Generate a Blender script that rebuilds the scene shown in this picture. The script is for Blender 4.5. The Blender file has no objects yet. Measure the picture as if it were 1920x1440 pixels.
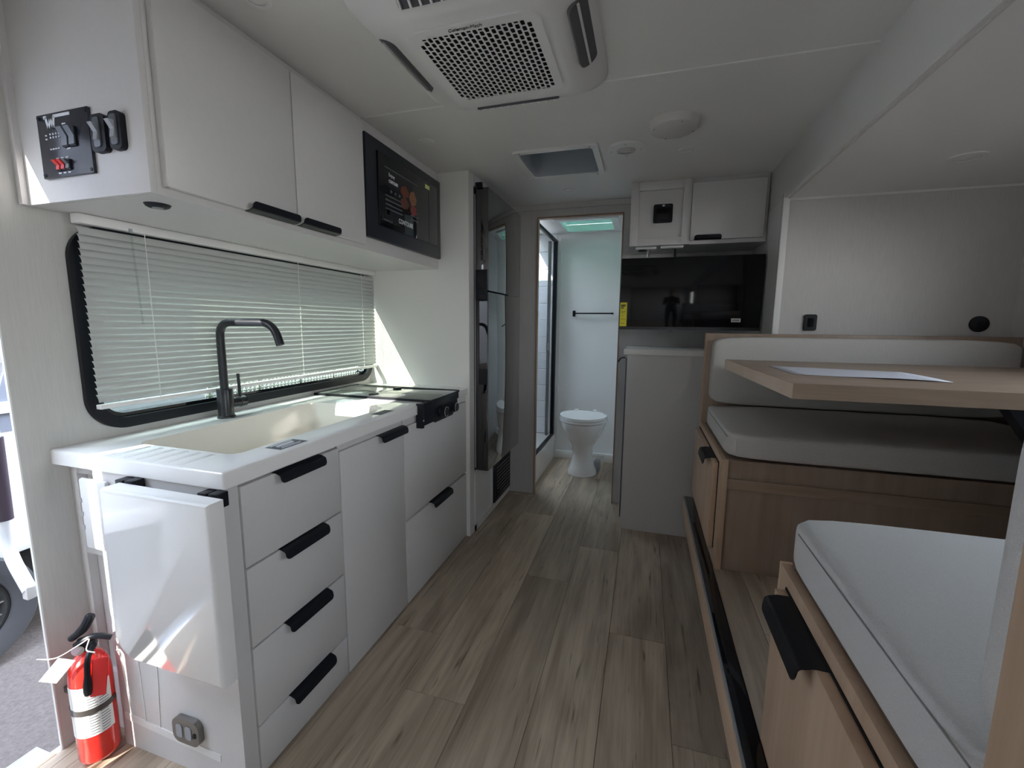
import bpy, bmesh, math, random
from mathutils import Vector, Matrix, Euler
from math import sin, cos, pi, radians, sqrt
random.seed(7)
sc = bpy.context.scene
COL = sc.collection

# ------------------------------------------------------------------ camera, sky, sun, exposure
F, CH, YAW, PIT, ROL = 816.39, 1.29, -0.294015, -0.136706, 0.0086186
cd = bpy.data.cameras.new('camera'); cam = bpy.data.objects.new('camera', cd); COL.objects.link(cam)
cd.sensor_fit = 'HORIZONTAL'; cd.sensor_width = 36.0; cd.lens = 36.0 * F / 1920.0
cd.clip_start = 0.01; cd.clip_end = 200
fw = Vector((sin(YAW) * cos(PIT), cos(YAW) * cos(PIT), sin(PIT)))
rt = fw.cross(Vector((0, 0, 1))).normalized(); up = rt.cross(fw)
r2 = rt * cos(ROL) + up * sin(ROL); u2 = up * cos(ROL) - rt * sin(ROL)
M = Matrix((r2, u2, -fw)).transposed().to_4x4(); M.translation = Vector((0, 0, CH))
cam.matrix_world = M
sc.camera = cam
vs = sc.view_settings
vs.view_transform = 'Standard'; vs.look = 'None'; vs.gamma = 1.0; vs.use_curve_mapping = False
vs.exposure = 1.27
sc.cycles.max_bounces = 12; sc.cycles.diffuse_bounces = 7; sc.cycles.glossy_bounces = 5
sc.cycles.transmission_bounces = 6; sc.cycles.transparent_max_bounces = 8
sc.cycles.sample_clamp_indirect = 8.0
sc.cycles.caustics_reflective = False; sc.cycles.caustics_refractive = False
sc.cycles.use_denoising = True

SKY = 7.5
w = bpy.data.worlds.new('sky'); sc.world = w; w.use_nodes = True
nt = w.node_tree; nt.nodes.clear()
wo = nt.nodes.new('ShaderNodeOutputWorld'); bg = nt.nodes.new('ShaderNodeBackground')
tc = nt.nodes.new('ShaderNodeTexCoord'); sx = nt.nodes.new('ShaderNodeSeparateXYZ'); rp = nt.nodes.new('ShaderNodeValToRGB')
rp.color_ramp.elements[0].position = 0.0; rp.color_ramp.elements[0].color = (0.98, 0.97, 0.97, 1)
rp.color_ramp.elements[1].position = 0.7; rp.color_ramp.elements[1].color = (0.70, 0.82, 1.0, 1)
nt.links.new(tc.outputs['Generated'], sx.inputs[0]); nt.links.new(sx.outputs['Z'], rp.inputs[0])
nt.links.new(rp.outputs[0], bg.inputs[0]); bg.inputs[1].default_value = SKY
nt.links.new(bg.outputs[0], wo.inputs[0])
sl = bpy.data.lights.new('sun', 'SUN'); sun = bpy.data.objects.new('sun', sl); COL.objects.link(sun)
sl.energy = 7.0; sl.angle = radians(0.3); sl.color = (1.0, 0.96, 0.90)
sun.rotation_euler = Vector((0.30, 1.0, -0.52)).to_track_quat('-Z', 'Y').to_euler()
sun.location = (-3, -6, 6)

def portal(name, loc, size, direction):
    l = bpy.data.lights.new(name, 'AREA'); l.shape = 'RECTANGLE'; l.size, l.size_y = size
    l.cycles.is_portal = True
    o = bpy.data.objects.new(name, l); COL.objects.link(o); o.location = loc
    o.rotation_euler = Vector(direction).to_track_quat('-Z', 'Y').to_euler()
    return o

# ------------------------------------------------------------------ materials
def newmat(name):
    m = bpy.data.materials.new(name); m.use_nodes = True
    return m, m.node_tree, m.node_tree.nodes['Principled BSDF']

def mat(name, col, rough=0.5, metal=0.0, spec=0.5, noise=0.0, nscale=(20, 20, 20), bump=0.0, coat=0.0, trans=0.0, emis=None, es=0.0, ior=None, crough=0.03):
    m, t, b = newmat(name)
    b.inputs['Base Color'].default_value = (*col, 1); b.inputs['Roughness'].default_value = rough
    b.inputs['Metallic'].default_value = metal; b.inputs['Specular IOR Level'].default_value = spec
    b.inputs['Coat Weight'].default_value = coat; b.inputs['Coat Roughness'].default_value = crough
    b.inputs['Transmission Weight'].default_value = trans
    if ior: b.inputs['IOR'].default_value = ior
    if emis: b.inputs['Emission Color'].default_value = (*emis, 1); b.inputs['Emission Strength'].default_value = es
    if noise or bump:
        tc = t.nodes.new('ShaderNodeTexCoord'); mp = t.nodes.new('ShaderNodeMapping'); n = t.nodes.new('ShaderNodeTexNoise')
        mp.inputs['Scale'].default_value = nscale; n.inputs['Scale'].default_value = 1.0; n.inputs['Detail'].default_value = 5
        t.links.new(tc.outputs['Object'], mp.inputs[0]); t.links.new(mp.outputs[0], n.inputs['Vector'])
        if noise:
            mx = t.nodes.new('ShaderNodeMix'); mx.data_type = 'RGBA'
            mx.inputs[6].default_value = (*[c * (1 - noise) for c in col], 1); mx.inputs[7].default_value = (*[min(1, c * (1 + noise)) for c in col], 1)
            t.links.new(n.outputs['Fac'], mx.inputs[0]); t.links.new(mx.outputs[2], b.inputs['Base Color'])
        if bump:
            bp = t.nodes.new('ShaderNodeBump'); bp.inputs['Strength'].default_value = 1.0; bp.inputs['Distance'].default_value = bump
            t.links.new(n.outputs['Fac'], bp.inputs['Height']); t.links.new(bp.outputs[0], b.inputs['Normal'])
    return m

def woodmat(name, c_lo, c_hi, axis, rough=0.45, streak=0.35, gs=1.0, knots=False):
    """grain runs along axis; colour varies per object"""
    m, t, b = newmat(name); N = t.nodes.new; L = t.links.new
    tc = N('ShaderNodeTexCoord'); oi = N('ShaderNodeObjectInfo')
    mul = N('ShaderNodeVectorMath'); mul.operation = 'SCALE'; mul.inputs[0].default_value = (37.0, 19.0, 53.0)
    add = N('ShaderNodeVectorMath'); add.operation = 'ADD'
    L(oi.outputs['Random'], mul.inputs[3]); L(tc.outputs['Object'], add.inputs[0]); L(mul.outputs[0], add.inputs[1])
    def noise(across, along, detail, dist=0.0):
        mp = N('ShaderNodeMapping'); s = [across] * 3; s['xyz'.index(axis)] = along; mp.inputs['Scale'].default_value = [v * gs for v in s]
        n = N('ShaderNodeTexNoise'); n.inputs['Scale'].default_value = 1; n.inputs['Detail'].default_value = detail; n.inputs['Distortion'].default_value = dist
        L(add.outputs[0], mp.inputs[0]); L(mp.outputs[0], n.inputs['Vector']); return n
    a = noise(7.0, 1.3, 4, 1.2); g = noise(150, 4.0, 3); mid = noise(38, 1.8, 3, 0.6)
    r = N('ShaderNodeValToRGB'); r.color_ramp.elements[0].position = 0.32; r.color_ramp.elements[1].position = 0.68
    r.color_ramp.elements[0].color = (*c_lo, 1); r.color_ramp.elements[1].color = (*c_hi, 1)
    m1 = N('ShaderNodeMath'); m1.operation = 'MULTIPLY_ADD'; m1.inputs[1].default_value = 0.55
    m2 = N('ShaderNodeMath'); m2.operation = 'MULTIPLY_ADD'; m2.inputs[1].default_value = 0.30
    m3 = N('ShaderNodeMath'); m3.operation = 'MULTIPLY_ADD'; m3.inputs[1].default_value = 0.15; m3.inputs[2].default_value = 0.0
    L(g.outputs['Fac'], m3.inputs[0]); L(m3.outputs[0], m2.inputs[2]); L(mid.outputs['Fac'], m2.inputs[0]); L(m2.outputs[0], m1.inputs[2]); L(a.outputs['Fac'], m1.inputs[0])
    L(m1.outputs[0], r.inputs[0])
    out = r.outputs[0]
    if knots:
        # thin dark cracks and knots
        k = noise(24, 1.6, 6, 2.5); kr = N('ShaderNodeValToRGB')
        kr.color_ramp.elements[0].position = 0.27; kr.color_ramp.elements[0].color = (0.25, 0.19, 0.15, 1)
        kr.color_ramp.elements[1].position = 0.38; kr.color_ramp.elements[1].color = (1, 1, 1, 1)
        L(k.outputs['Fac'], kr.inputs[0])
        mm = N('ShaderNodeMix'); mm.data_type = 'RGBA'; mm.blend_type = 'MULTIPLY'; mm.inputs[0].default_value = 0.9
        L(out, mm.inputs[6]); L(kr.outputs[0], mm.inputs[7]); out = mm.outputs[2]
        tn = N('ShaderNodeMapRange'); tn.inputs[3].default_value = 0.82; tn.inputs[4].default_value = 1.12
        L(oi.outputs['Random'], tn.inputs[0])
        hv = N('ShaderNodeHueSaturation'); L(tn.outputs[0], hv.inputs['Value']); L(out, hv.inputs['Color']); out = hv.outputs[0]
    L(out, b.inputs['Base Color'])
    b.inputs['Roughness'].default_value = rough
    bp = N('ShaderNodeBump'); bp.inputs['Strength'].default_value = 0.25; bp.inputs['Distance'].default_value = 0.0008
    L(m1.outputs[0], bp.inputs['Height']); L(bp.outputs[0], b.inputs['Normal'])
    return m

WHITE = mat('white laminate', (0.60, 0.585, 0.58), 0.36, noise=0.03, nscale=(60, 60, 60))
LINEN = mat('linen wall vinyl', (0.54, 0.53, 0.51), 0.6, noise=0.09, nscale=(260, 260, 14), bump=0.0004)
LINENX = mat('linen slide wall vinyl', (0.58, 0.56, 0.545), 0.6, noise=0.10, nscale=(240, 240, 16), bump=0.0004)
GREYLINEN = mat('grey linen vinyl', (0.50, 0.49, 0.485), 0.6, noise=0.12, nscale=(230, 230, 8))
CEIL = mat('ceiling vinyl', (0.74, 0.73, 0.71), 0.5, noise=0.02, nscale=(90, 90, 90))
PANELW = mat('smooth white wall panel', (0.72, 0.715, 0.69), 0.28)
BATHW = mat('bathroom white panel', (0.86, 0.845, 0.83), 0.4)
GLOSSW = mat('glossy white counter', (0.80, 0.79, 0.78), 0.07, coat=0.3)
SINKW = mat('sink cream', (0.80, 0.77, 0.71), 0.12)
PORC = mat('porcelain', (0.84, 0.82, 0.80), 0.08)
PLASTW = mat('white plastic', (0.74, 0.73, 0.72), 0.35)
PLASTG = mat('grey plastic', (0.30, 0.31, 0.33), 0.45)
BLACK = mat('matte black metal', (0.008, 0.009, 0.013), 0.42, spec=0.25)
BLACKF = mat('faucet black', (0.013, 0.015, 0.02), 0.33)
BLACKG = mat('gloss black glass', (0.006, 0.007, 0.009), 0.03, spec=0.6)
FRIDGEG = mat('fridge mirror black glass', (0.004, 0.004, 0.005), 0.015, spec=0.5, coat=1.0, ior=1.9)
TVG = mat('tv panel', (0.006, 0.0065, 0.008), 0.06, spec=0.35)
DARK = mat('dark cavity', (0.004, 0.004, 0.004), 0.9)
CHROME = mat('chrome', (0.62, 0.62, 0.64), 0.18, metal=1.0)
ALU = mat('aluminium', (0.70, 0.72, 0.75), 0.3, metal=1.0)
RED = mat('red enamel', (0.72, 0.02, 0.012), 0.22, coat=0.6)
REDP = mat('red plastic', (0.75, 0.03, 0.03), 0.35)
PAPER = mat('paper', (0.72, 0.73, 0.80), 0.7)
LABELW = mat('label white', (0.80, 0.80, 0.78), 0.5)
INK = mat('ink', (0.03, 0.035, 0.04), 0.6)
PRINT = mat('white print', (0.72, 0.74, 0.78), 0.6)
GREYPR = mat('grey print', (0.10, 0.105, 0.12), 0.6)
YELLOW = mat('yellow label', (0.75, 0.66, 0.04), 0.5)
NAVY = mat('switch panel black', (0.02, 0.022, 0.035), 0.22)
SWITCHG = mat('switch grey', (0.10, 0.11, 0.13), 0.3)
FABRIC = mat('light grey fabric', (0.60, 0.595, 0.59), 0.9, noise=0.14, nscale=(520, 520, 520), bump=0.0009)
FABRICW = mat('beige fabric', (0.56, 0.54, 0.51), 0.92, noise=0.2, nscale=(420, 420, 420), bump=0.0009)
SEAM = mat('cushion seam', (0.26, 0.26, 0.26), 0.9)
OAK = woodmat('light oak vertical', (0.45, 0.31, 0.21), (0.60, 0.44, 0.315), 'z', 0.45)
OAKX = woodmat('light oak along x', (0.27, 0.19, 0.135), (0.43, 0.32, 0.235), 'x', 0.4)
OAKY = woodmat('light oak along y', (0.45, 0.31, 0.21), (0.60, 0.44, 0.31), 'y', 0.45)
OAKD = woodmat('brown oak', (0.28, 0.205, 0.155), (0.40, 0.30, 0.23), 'z', 0.45)
PLANK = woodmat('oak vinyl plank', (0.23, 0.17, 0.122), (0.60, 0.485, 0.37), 'y', 0.42, knots=True)
JAMB = woodmat('raw door edge', (0.22, 0.13, 0.08), (0.36, 0.23, 0.15), 'z', 0.5)
TILE = mat('white shower tile', (0.80, 0.79, 0.82), 0.18)
ASPH = mat('asphalt', (0.085, 0.07, 0.066), 0.9, noise=0.55, nscale=(70, 70, 70), bump=0.006)
RUBBER = mat('tyre rubber', (0.02, 0.021, 0.025), 0.8, noise=0.2, nscale=(30, 30, 30))
EXTW = mat('trailer skin white', (0.50, 0.50, 0.50), 0.3)
EXTG = mat('trailer skin grey', (0.12, 0.13, 0.16), 0.35)
DOME = mat('vent dome teal', (0.25, 0.75, 0.68), 0.3, trans=0.0)
SKIN = mat('skin', (0.45, 0.28, 0.20), 0.5)
SHIRT = mat('dark shirt', (0.02, 0.022, 0.03), 0.85)
HAIR = mat('dark hair', (0.02, 0.015, 0.012), 0.7)
PANTS = mat('dark trousers', (0.04, 0.045, 0.06), 0.85)
FOOD = []
for i, c in enumerate([(0.14, 0.035, 0.02), (0.22, 0.10, 0.045), (0.12, 0.035, 0.025), (0.20, 0.035, 0.03)]):
    FOOD.append(mat('printed food %s' % ['meat', 'fries', 'pie', 'fruit'][i], c, 0.5, noise=0.9, nscale=(160, 160, 160)))

def translucent(name, col, mix, tcol):
    m = bpy.data.materials.new(name); m.use_nodes = True; t = m.node_tree; t.nodes.clear()
    o = t.nodes.new('ShaderNodeOutputMaterial'); d = t.nodes.new('ShaderNodeBsdfDiffuse'); tr = t.nodes.new('ShaderNodeBsdfTranslucent'); mx = t.nodes.new('ShaderNodeMixShader')
    d.inputs[0].default_value = (*col, 1); tr.inputs[0].default_value = (*tcol, 1); mx.inputs[0].default_value = mix
    t.links.new(d.outputs[0], mx.inputs[1]); t.links.new(tr.outputs[0], mx.inputs[2]); t.links.new(mx.outputs[0], o.inputs[0]); return m
SLAT = translucent('white blind slat', (0.50, 0.51, 0.50), 0.05, (0.70, 0.75, 0.65))
DOMET = translucent('teal vent dome', (0.5, 0.7, 0.66), 0.20, (0.45, 0.85, 0.74))
DOMEW = translucent('white skylight dome', (0.9, 0.9, 0.9), 0.8, (0.92, 0.90, 0.95))
def pane(name, col, rough=0.0):
    m = bpy.data.materials.new(name); m.use_nodes = True; t = m.node_tree; t.nodes.clear()
    o = t.nodes.new('ShaderNodeOutputMaterial'); a = t.nodes.new('ShaderNodeBsdfTransparent'); g = t.nodes.new('ShaderNodeBsdfGlossy'); mx = t.nodes.new('ShaderNodeMixShader')
    lw = t.nodes.new('ShaderNodeLayerWeight'); lw.inputs[0].default_value = 0.5
    pw = t.nodes.new('ShaderNodeMath'); pw.operation = 'POWER'; pw.inputs[1].default_value = 4.0; t.links.new(lw.outputs['Facing'], pw.inputs[0])
    f = t.nodes.new('ShaderNodeMath'); f.operation = 'MULTIPLY_ADD'; f.inputs[1].default_value = 0.55; f.inputs[2].default_value = 0.04; t.links.new(pw.outputs[0], f.inputs[0])
    a.inputs[0].default_value = (*col, 1); g.inputs[1].default_value = rough
    t.links.new(f.outputs[0], mx.inputs[0]); t.links.new(a.outputs[0], mx.inputs[1]); t.links.new(g.outputs[0], mx.inputs[2]); t.links.new(mx.outputs[0], o.inputs[0]); return m
GLASS = pane('tinted window glass', (0.90, 0.95, 0.85)); CLEAR = pane('clear glass', (0.93, 0.95, 0.95))
FILM = pane('plastic film', (0.97, 0.96, 0.95), 0.15)

# ------------------------------------------------------------------ geometry helpers
ROOT = {}
class MB:
    def __init__(s): s.bm = bmesh.new(); s.T = None
    def _add(s, verts):
        if s.T:
            for v in verts: v.co = s.T @ v.co
    def box(s, x0, x1, y0, y1, z0, z1, bev=0.0, seg=2, edges=None):
        b = bmesh.new(); bmesh.ops.create_cube(b, size=1.0)
        for v in b.verts:
            v.co = Vector(((x0 + x1) / 2 + v.co.x * (x1 - x0), (y0 + y1) / 2 + v.co.y * (y1 - y0), (z0 + z1) / 2 + v.co.z * (z1 - z0)))
        if bev > 0:
            es = list(b.edges)
            if edges: es = [e for e in es if abs((e.verts[0].co - e.verts[1].co)['xyz'.index(edges)]) > 1e-6]
            bmesh.ops.bevel(b, geom=es, offset=bev, segments=seg, profile=0.5, affect='EDGES')
        return s.merge(b)
    def merge(s, b):
        mp = {}
        for v in b.verts:
            co = s.T @ v.co if s.T else v.co.copy(); mp[v] = s.bm.verts.new(co)
        for f in b.faces:
            try: s.bm.faces.new([mp[v] for v in f.verts])
            except ValueError: pass
        b.free(); return s
    def prism(s, pts, axis, d0, d1, holes=()):
        """2D polygon (optionally with holes) extruded along axis. axis x: pts=(y,z); y: (x,z); z: (x,y)"""
        def P(p, d):
            return {'x': (d, p[0], p[1]), 'y': (p[0], d, p[1]), 'z': (p[0], p[1], d)}[axis]
        b = bmesh.new(); rings = []
        for d in (d0, d1):
            rr = []; es = []
            for lp in [pts] + list(holes):
                vsx = [b.verts.new(P(p, d)) for p in lp]; rr.append(vsx)
                for i in range(len(vsx)): es.append(b.edges.new((vsx[i], vsx[(i + 1) % len(vsx)])))
            if holes: bmesh.ops.triangle_fill(b, use_beauty=True, edges=es)
            else: b.faces.new(rr[0])
            rings.append(rr)
        for ra, rb in zip(*rings):
            n = len(ra)
            for i in range(n): b.faces.new((ra[i], ra[(i + 1) % n], rb[(i + 1) % n], rb[i]))
        bmesh.ops.recalc_face_normals(b, faces=b.faces)
        return s.merge(b)
    def lathe(s, prof, c=(0, 0, 0), axis='z', n=32, sx=1.0, sy=1.0):
        b = bmesh.new(); rings = []
        for r, h in prof:
            ring = []
            for i in range(n):
                a = 2 * pi * i / n; p, q = r * cos(a) * sx, r * sin(a) * sy
                v = {'z': (p, q, h), 'x': (h, p, q), 'y': (p, h, q)}[axis]
                ring.append(b.verts.new(Vector(v) + Vector(c)))
            rings.append(ring)
        for ra, rb in zip(rings, rings[1:]):
            for i in range(n): b.faces.new((ra[i], ra[(i + 1) % n], rb[(i + 1) % n], rb[i]))
        bmesh.ops.remove_doubles(b, verts=b.verts, dist=1e-6)
        bmesh.ops.recalc_face_normals(b, faces=b.faces)
        return s.merge(b)
    def tube(s, path, r, n=12, smooth=0):
        pts = [Vector(p) for p in path]
        b = bmesh.new(); rings = []; prev = None
        for i, p in enumerate(pts):
            d = (pts[min(i + 1, len(pts) - 1)] - pts[max(i - 1, 0)]).normalized()
            if prev is None: a = d.orthogonal().normalized()
            else: a = (prev - d * prev.dot(d)).normalized()
            prev = a; c = d.cross(a)
            rr = r[i] if isinstance(r, (list, tuple)) else r
            rings.append([b.verts.new(p + (a * cos(2 * pi * k / n) + c * sin(2 * pi * k / n)) * rr) for k in range(n)])
        for ra, rb in zip(rings, rings[1:]):
            for k in range(n): b.faces.new((ra[k], ra[(k + 1) % n], rb[(k + 1) % n], rb[k]))
        b.faces.new(rings[0]); b.faces.new(rings[-1])
        bmesh.ops.recalc_face_normals(b, faces=b.faces)
        return s.merge(b)
    def quad(s, pts):
        b = bmesh.new(); b.faces.new([b.verts.new(p) for p in pts]); return s.merge(b)
    def build(s, name, m, parent=None, label=None, cat=None, group=None, kind=None, ang=35, loc=None):
        me = bpy.data.meshes.new(name)
        bmesh.ops.recalc_face_normals(s.bm, faces=s.bm.faces)
        if parent is not None:
            org = ROOT[parent.name]
        else:
            if loc is None:
                xs = [v.co for v in s.bm.verts]
                loc = ((min(v.x for v in xs) + max(v.x for v in xs)) / 2, (min(v.y for v in xs) + max(v.y for v in xs)) / 2, min(v.z for v in xs))
            org = Vector(loc)
        for v in s.bm.verts: v.co -= org
        for f in s.bm.faces: f.smooth = True
        s.bm.to_mesh(me); s.bm.free()
        me.set_sharp_from_angle(angle=radians(ang))
        me.materials.append(m)
        o = bpy.data.objects.new(name, me); COL.objects.link(o)
        if parent is not None: o.parent = parent
        else: o.location = org
        ROOT[o.name] = Vector(org)
        tag(o, label, cat, group, kind)
        return o

def tag(o, label=None, cat=None, group=None, kind=None):
    if label: o['label'] = label
    if cat: o['category'] = cat
    if group: o['group'] = group
    if kind: o['kind'] = kind
    return o
def thing(name, loc, label=None, cat=None, group=None, kind=None):
    o = bpy.data.objects.new(name, None); COL.objects.link(o); o.location = loc; o.empty_display_size = 0.05
    ROOT[o.name] = Vector(loc); return tag(o, label, cat, group, kind)
def B(name, m, dims, parent=None, bev=0.0, **k):
    seg = k.pop('seg', 2); edges = k.pop('edges', None)
    return MB().box(*dims, bev=bev, seg=seg, edges=edges).build(name, m, parent, **k)
def rrect(x0, x1, y0, y1, r, n=8):
    pts = []
    for cx, cy, a0 in ((x1 - r, y1 - r, 0), (x0 + r, y1 - r, 90), (x0 + r, y0 + r, 180), (x1 - r, y0 + r, 270)):
        for i in range(n + 1):
            a = radians(a0 + 90 * i / n); pts.append((cx + r * cos(a), cy + r * sin(a)))
    return pts
def rect(x0, x1, y0, y1): return [(x0, y0), (x1, y0), (x1, y1), (x0, y1)]
def bez(pts, n=10):
    """catmull-rom resample"""
    P = [Vector(p) for p in pts]; out = []
    for i in range(len(P) - 1):
        a, b, c, d = P[max(i - 1, 0)], P[i], P[i + 1], P[min(i + 2, len(P) - 1)]
        for k in range(n):
            t = k / n
            out.append(0.5 * ((2 * b) + (c - a) * t + (2 * a - 5 * b + 4 * c - d) * t * t + (3 * b - a - 3 * c + d) * t ** 3))
    out.append(P[-1]); return out
def fillet(pts, r, n=8):
    P = [Vector(p) for p in pts]; out = [P[0]]
    for i in range(1, len(P) - 1):
        a = (P[i - 1] - P[i]).normalized(); c = (P[i + 1] - P[i]).normalized()
        p0, p1 = P[i] + a * r, P[i] + c * r
        for k in range(n + 1):
            t = k / n; out.append((1 - t) ** 2 * p0 + 2 * t * (1 - t) * P[i] + t * t * p1)
    out.append(P[-1]); return out
def text_mesh(name, s, size, origin, xdir, ydir, m, parent, shear=0.0, depth=0.0004, bold=0.0, xs=1.0):
    cu = bpy.data.curves.new('txt', 'FONT'); cu.body = s; cu.size = size; cu.shear = shear; cu.extrude = depth; cu.offset = bold
    to = bpy.data.objects.new('txt', cu); COL.objects.link(to)
    bpy.context.view_layer.update()
    me = bpy.data.meshes.new_from_object(to.evaluated_get(bpy.context.evaluated_depsgraph_get()))
    bpy.data.objects.remove(to)
    X = Vector(xdir).normalized(); Y = Vector(ydir).normalized(); Z = X.cross(Y)
    org = ROOT[parent.name]
    for v in me.vertices:
        c = v.co; v.co = Vector(origin) + X * c.x * xs + Y * c.y + Z * c.z - org
    me.materials.clear(); me.materials.append(m)
    o = bpy.data.objects.new(name, me); COL.objects.link(o); o.parent = parent; ROOT[o.name] = org
    return o

# cup pull: a plate on the edge of the front whose lip curls over it
def pull(name, base, along, out, down, L, parent, m=BLACK, plate=0.012, reach=0.022, lip=0.030, r=0.013, th=0.0022):
    A, O, D = Vector(along), Vector(out), Vector(down); base = Vector(base)
    prof = [(-plate, 0.0), (0.004, 0.0005), (reach * 0.55, 0.004)]
    for k in range(1, 7):
        t = k / 6 * pi / 2
        prof.append((reach * 0.55 + reach * 0.45 * sin(t), 0.004 + 0.011 * (1 - cos(t))))
    q0 = 0.015; ln = lip - 0.015
    for k in range(1, 6): prof.append((reach + 0.0008 * k, q0 + ln * k / 5))
    S = lip
    b = bmesh.new(); rows = []
    tot = [0]
    for i in range(1, len(prof)): tot.append(tot[-1] + sqrt((prof[i][0] - prof[i - 1][0]) ** 2 + (prof[i][1] - prof[i - 1][1]) ** 2))
    T = tot[-1]
    # add rows near the end for the rounded corners
    fine = []
    for i, (o_, d_) in enumerate(prof): fine.append((o_, d_, tot[i]))
    o1, d1, t1 = fine[-2]; o2, d2, t2 = fine[-1]
    for k in range(1, 4):
        q = k / 4; fine.insert(-1, (o1 + (o2 - o1) * q, d1 + (d2 - d1) * q, t1 + (t2 - t1) * q))
    for o_, d_, t_ in fine:
        over = t_ - (T - r); hl = L / 2
        if over > 0: hl = L / 2 - r + sqrt(max(0.0, r * r - over * over))
        rows.append([base + A * s * hl + O * o_ + D * d_ for s in (-1, 1)])
    def off(i, p):
        o0 = fine[max(i - 1, 0)]; o3 = fine[min(i + 1, len(fine) - 1)]
        tx, ty = o3[0] - o0[0], o3[1] - o0[1]; n = sqrt(tx * tx + ty * ty) or 1
        return p + (O * (ty / n) * -1 + D * (tx / n)) * th
    top = [[b.verts.new(p) for p in rw] for rw in rows]
    bot = [[b.verts.new(off(i, p)) for p in rw] for i, rw in enumerate(rows)]
    for i in range(len(rows) - 1):
        b.faces.new((top[i][0], top[i][1], top[i + 1][1], top[i + 1][0])); b.faces.new((bot[i][1], bot[i][0], bot[i + 1][0], bot[i + 1][1]))
        b.faces.new((top[i][0], top[i + 1][0], bot[i + 1][0], bot[i][0])); b.faces.new((top[i][1], bot[i][1], bot[i + 1][1], top[i + 1][1]))
    for i in (0, -1): b.faces.new((top[i][0], bot[i][0], bot[i][1], top[i][1]))
    bmesh.ops.recalc_face_normals(b, faces=b.faces)
    q = MB(); q.merge(b)
    return q.build(name, m, parent, ang=50)

# ================================================================== STRUCTURE
XL, XT = -1.63, -1.68          # left wall inner and outer face
ZC = 2.12                      # ceiling
YB = -1.6                      # rear end behind the photographer
SF = 0.34                      # slide-out floor

# main floor: subfloor + planks as single pieces
floor = B('floor', DARK, (-1.63, 0.75, YB, 4.13, -0.06, -0.0045), kind='structure')
def plank_field(parent, cols, y_lo, y_hi, z, L=1.555, gap=0.0014, th=0.0042):
    cache = {}
    for x0, x1, ys in cols:
        k = math.floor((y_lo - ys) / L)
        y = ys + k * L
        while y < y_hi:
            a, b_ = max(y, y_lo), min(y + L, y_hi)
            if b_ - a > 0.02:
                key = (round(x1 - x0, 4), round(b_ - a, 4))
                if key not in cache:
                    q = MB(); q.box(gap / 2, x1 - x0 - gap / 2, gap / 2, b_ - a - gap / 2, -th, 0, bev=0.0007, seg=1)
                    me = bpy.data.meshes.new('plank'); bmesh.ops.recalc_face_normals(q.bm, faces=q.bm.faces); q.bm.to_mesh(me); q.bm.free()
                    me.materials.append(PLANK); cache[key] = me
                o = bpy.data.objects.new('plank', cache[key]); COL.objects.link(o)
                o.parent = parent; o.location = Vector((x0, a, z)) - ROOT[parent.name]
            y += L
cols = [(-1.63, -1.433, 0.62), (-1.433, -1.208, 1.05), (-1.208, -0.982, 0.30), (-0.982, -0.757, 1.508), (-0.757, -0.53, 1.223), (-0.53, -0.308, 2.04), (-0.308, -0.085, 0.87), (-0.085, 0.14, 1.735), (0.14, 0.365, 1.285), (0.365, 0.59, 0.9), (0.59, 0.75, 1.5)]
plank_field(floor, cols, YB, 4.12, 0.0)

# left wall with the window and the entrance door opening
wl = MB()
wl.prism(rect(YB, 4.16, -0.06, ZC + 0.05), 'x', XT, XL - 0.005, holes=[rect(-0.10, 0.752, -0.02, 1.86), rrect(0.905, 2.305, 0.975, 1.545, 0.075)])
wl.prism(rect(YB, 4.16, -0.06, ZC + 0.05), 'x', XL - 0.005, XL, holes=[rect(-0.10, 0.715, -0.02, 1.86), rrect(0.905, 2.305, 0.975, 1.545, 0.075)])
wl.build('wall_left', LINEN, kind='structure', ang=30)
# window_1: black frame and tinted pane
win = thing('window_1', (XL, 1.605, 0.945), kind='structure')
MB().prism(rrect(0.873, 2.336, 0.943, 1.577, 0.105, 12), 'x', XL, XL + 0.016, holes=[rrect(0.907, 2.303, 0.977, 1.543, 0.075, 12)]).build('window_frame', BLACK, win)
MB().prism(rrect(0.895, 2.315, 0.965, 1.555, 0.085, 12), 'x', XL - 0.045, XL, holes=[rrect(0.920, 2.290, 0.990, 1.530, 0.065, 12)]).build('inner_frame', BLACKG, win)
MB().prism(rrect(0.92, 2.29, 0.99, 1.53, 0.065), 'x', XL - 0.040, XL - 0.036).build('pane', GLASS, win)
# diamond mesh seen low through the far half of the pane
dm = MB()
for i in range(44):
    y = 1.33 + i * 0.022
    for s in (1, -1):
        dm.T = Matrix.Translation((XL - 0.055, y, 1.035)) @ Matrix.Rotation(s * radians(33), 4, 'X')
        dm.box(-0.001, 0.001, -0.0018, 0.0018, -0.052, 0.052)
dm.T = None
for z in (0.988, 1.082): dm.box(XL - 0.057, XL - 0.053, 1.30, 2.29, z, z + 0.004)
for y in (1.31, 1.55, 1.80, 2.05, 2.28): dm.box(XL - 0.058, XL - 0.052, y, y + 0.012, 0.986, 1.086)
dm.build('diamond_mesh', PRINT, win, kind='stuff')
portal('window_portal', (XL - 0.06, 1.605, 1.26), (0.60, 1.44), (1, 0, 0))
portal('door_portal', (XT - 0.01, 0.31, 0.92), (1.88, 0.82), (1, 0, 0))

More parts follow.
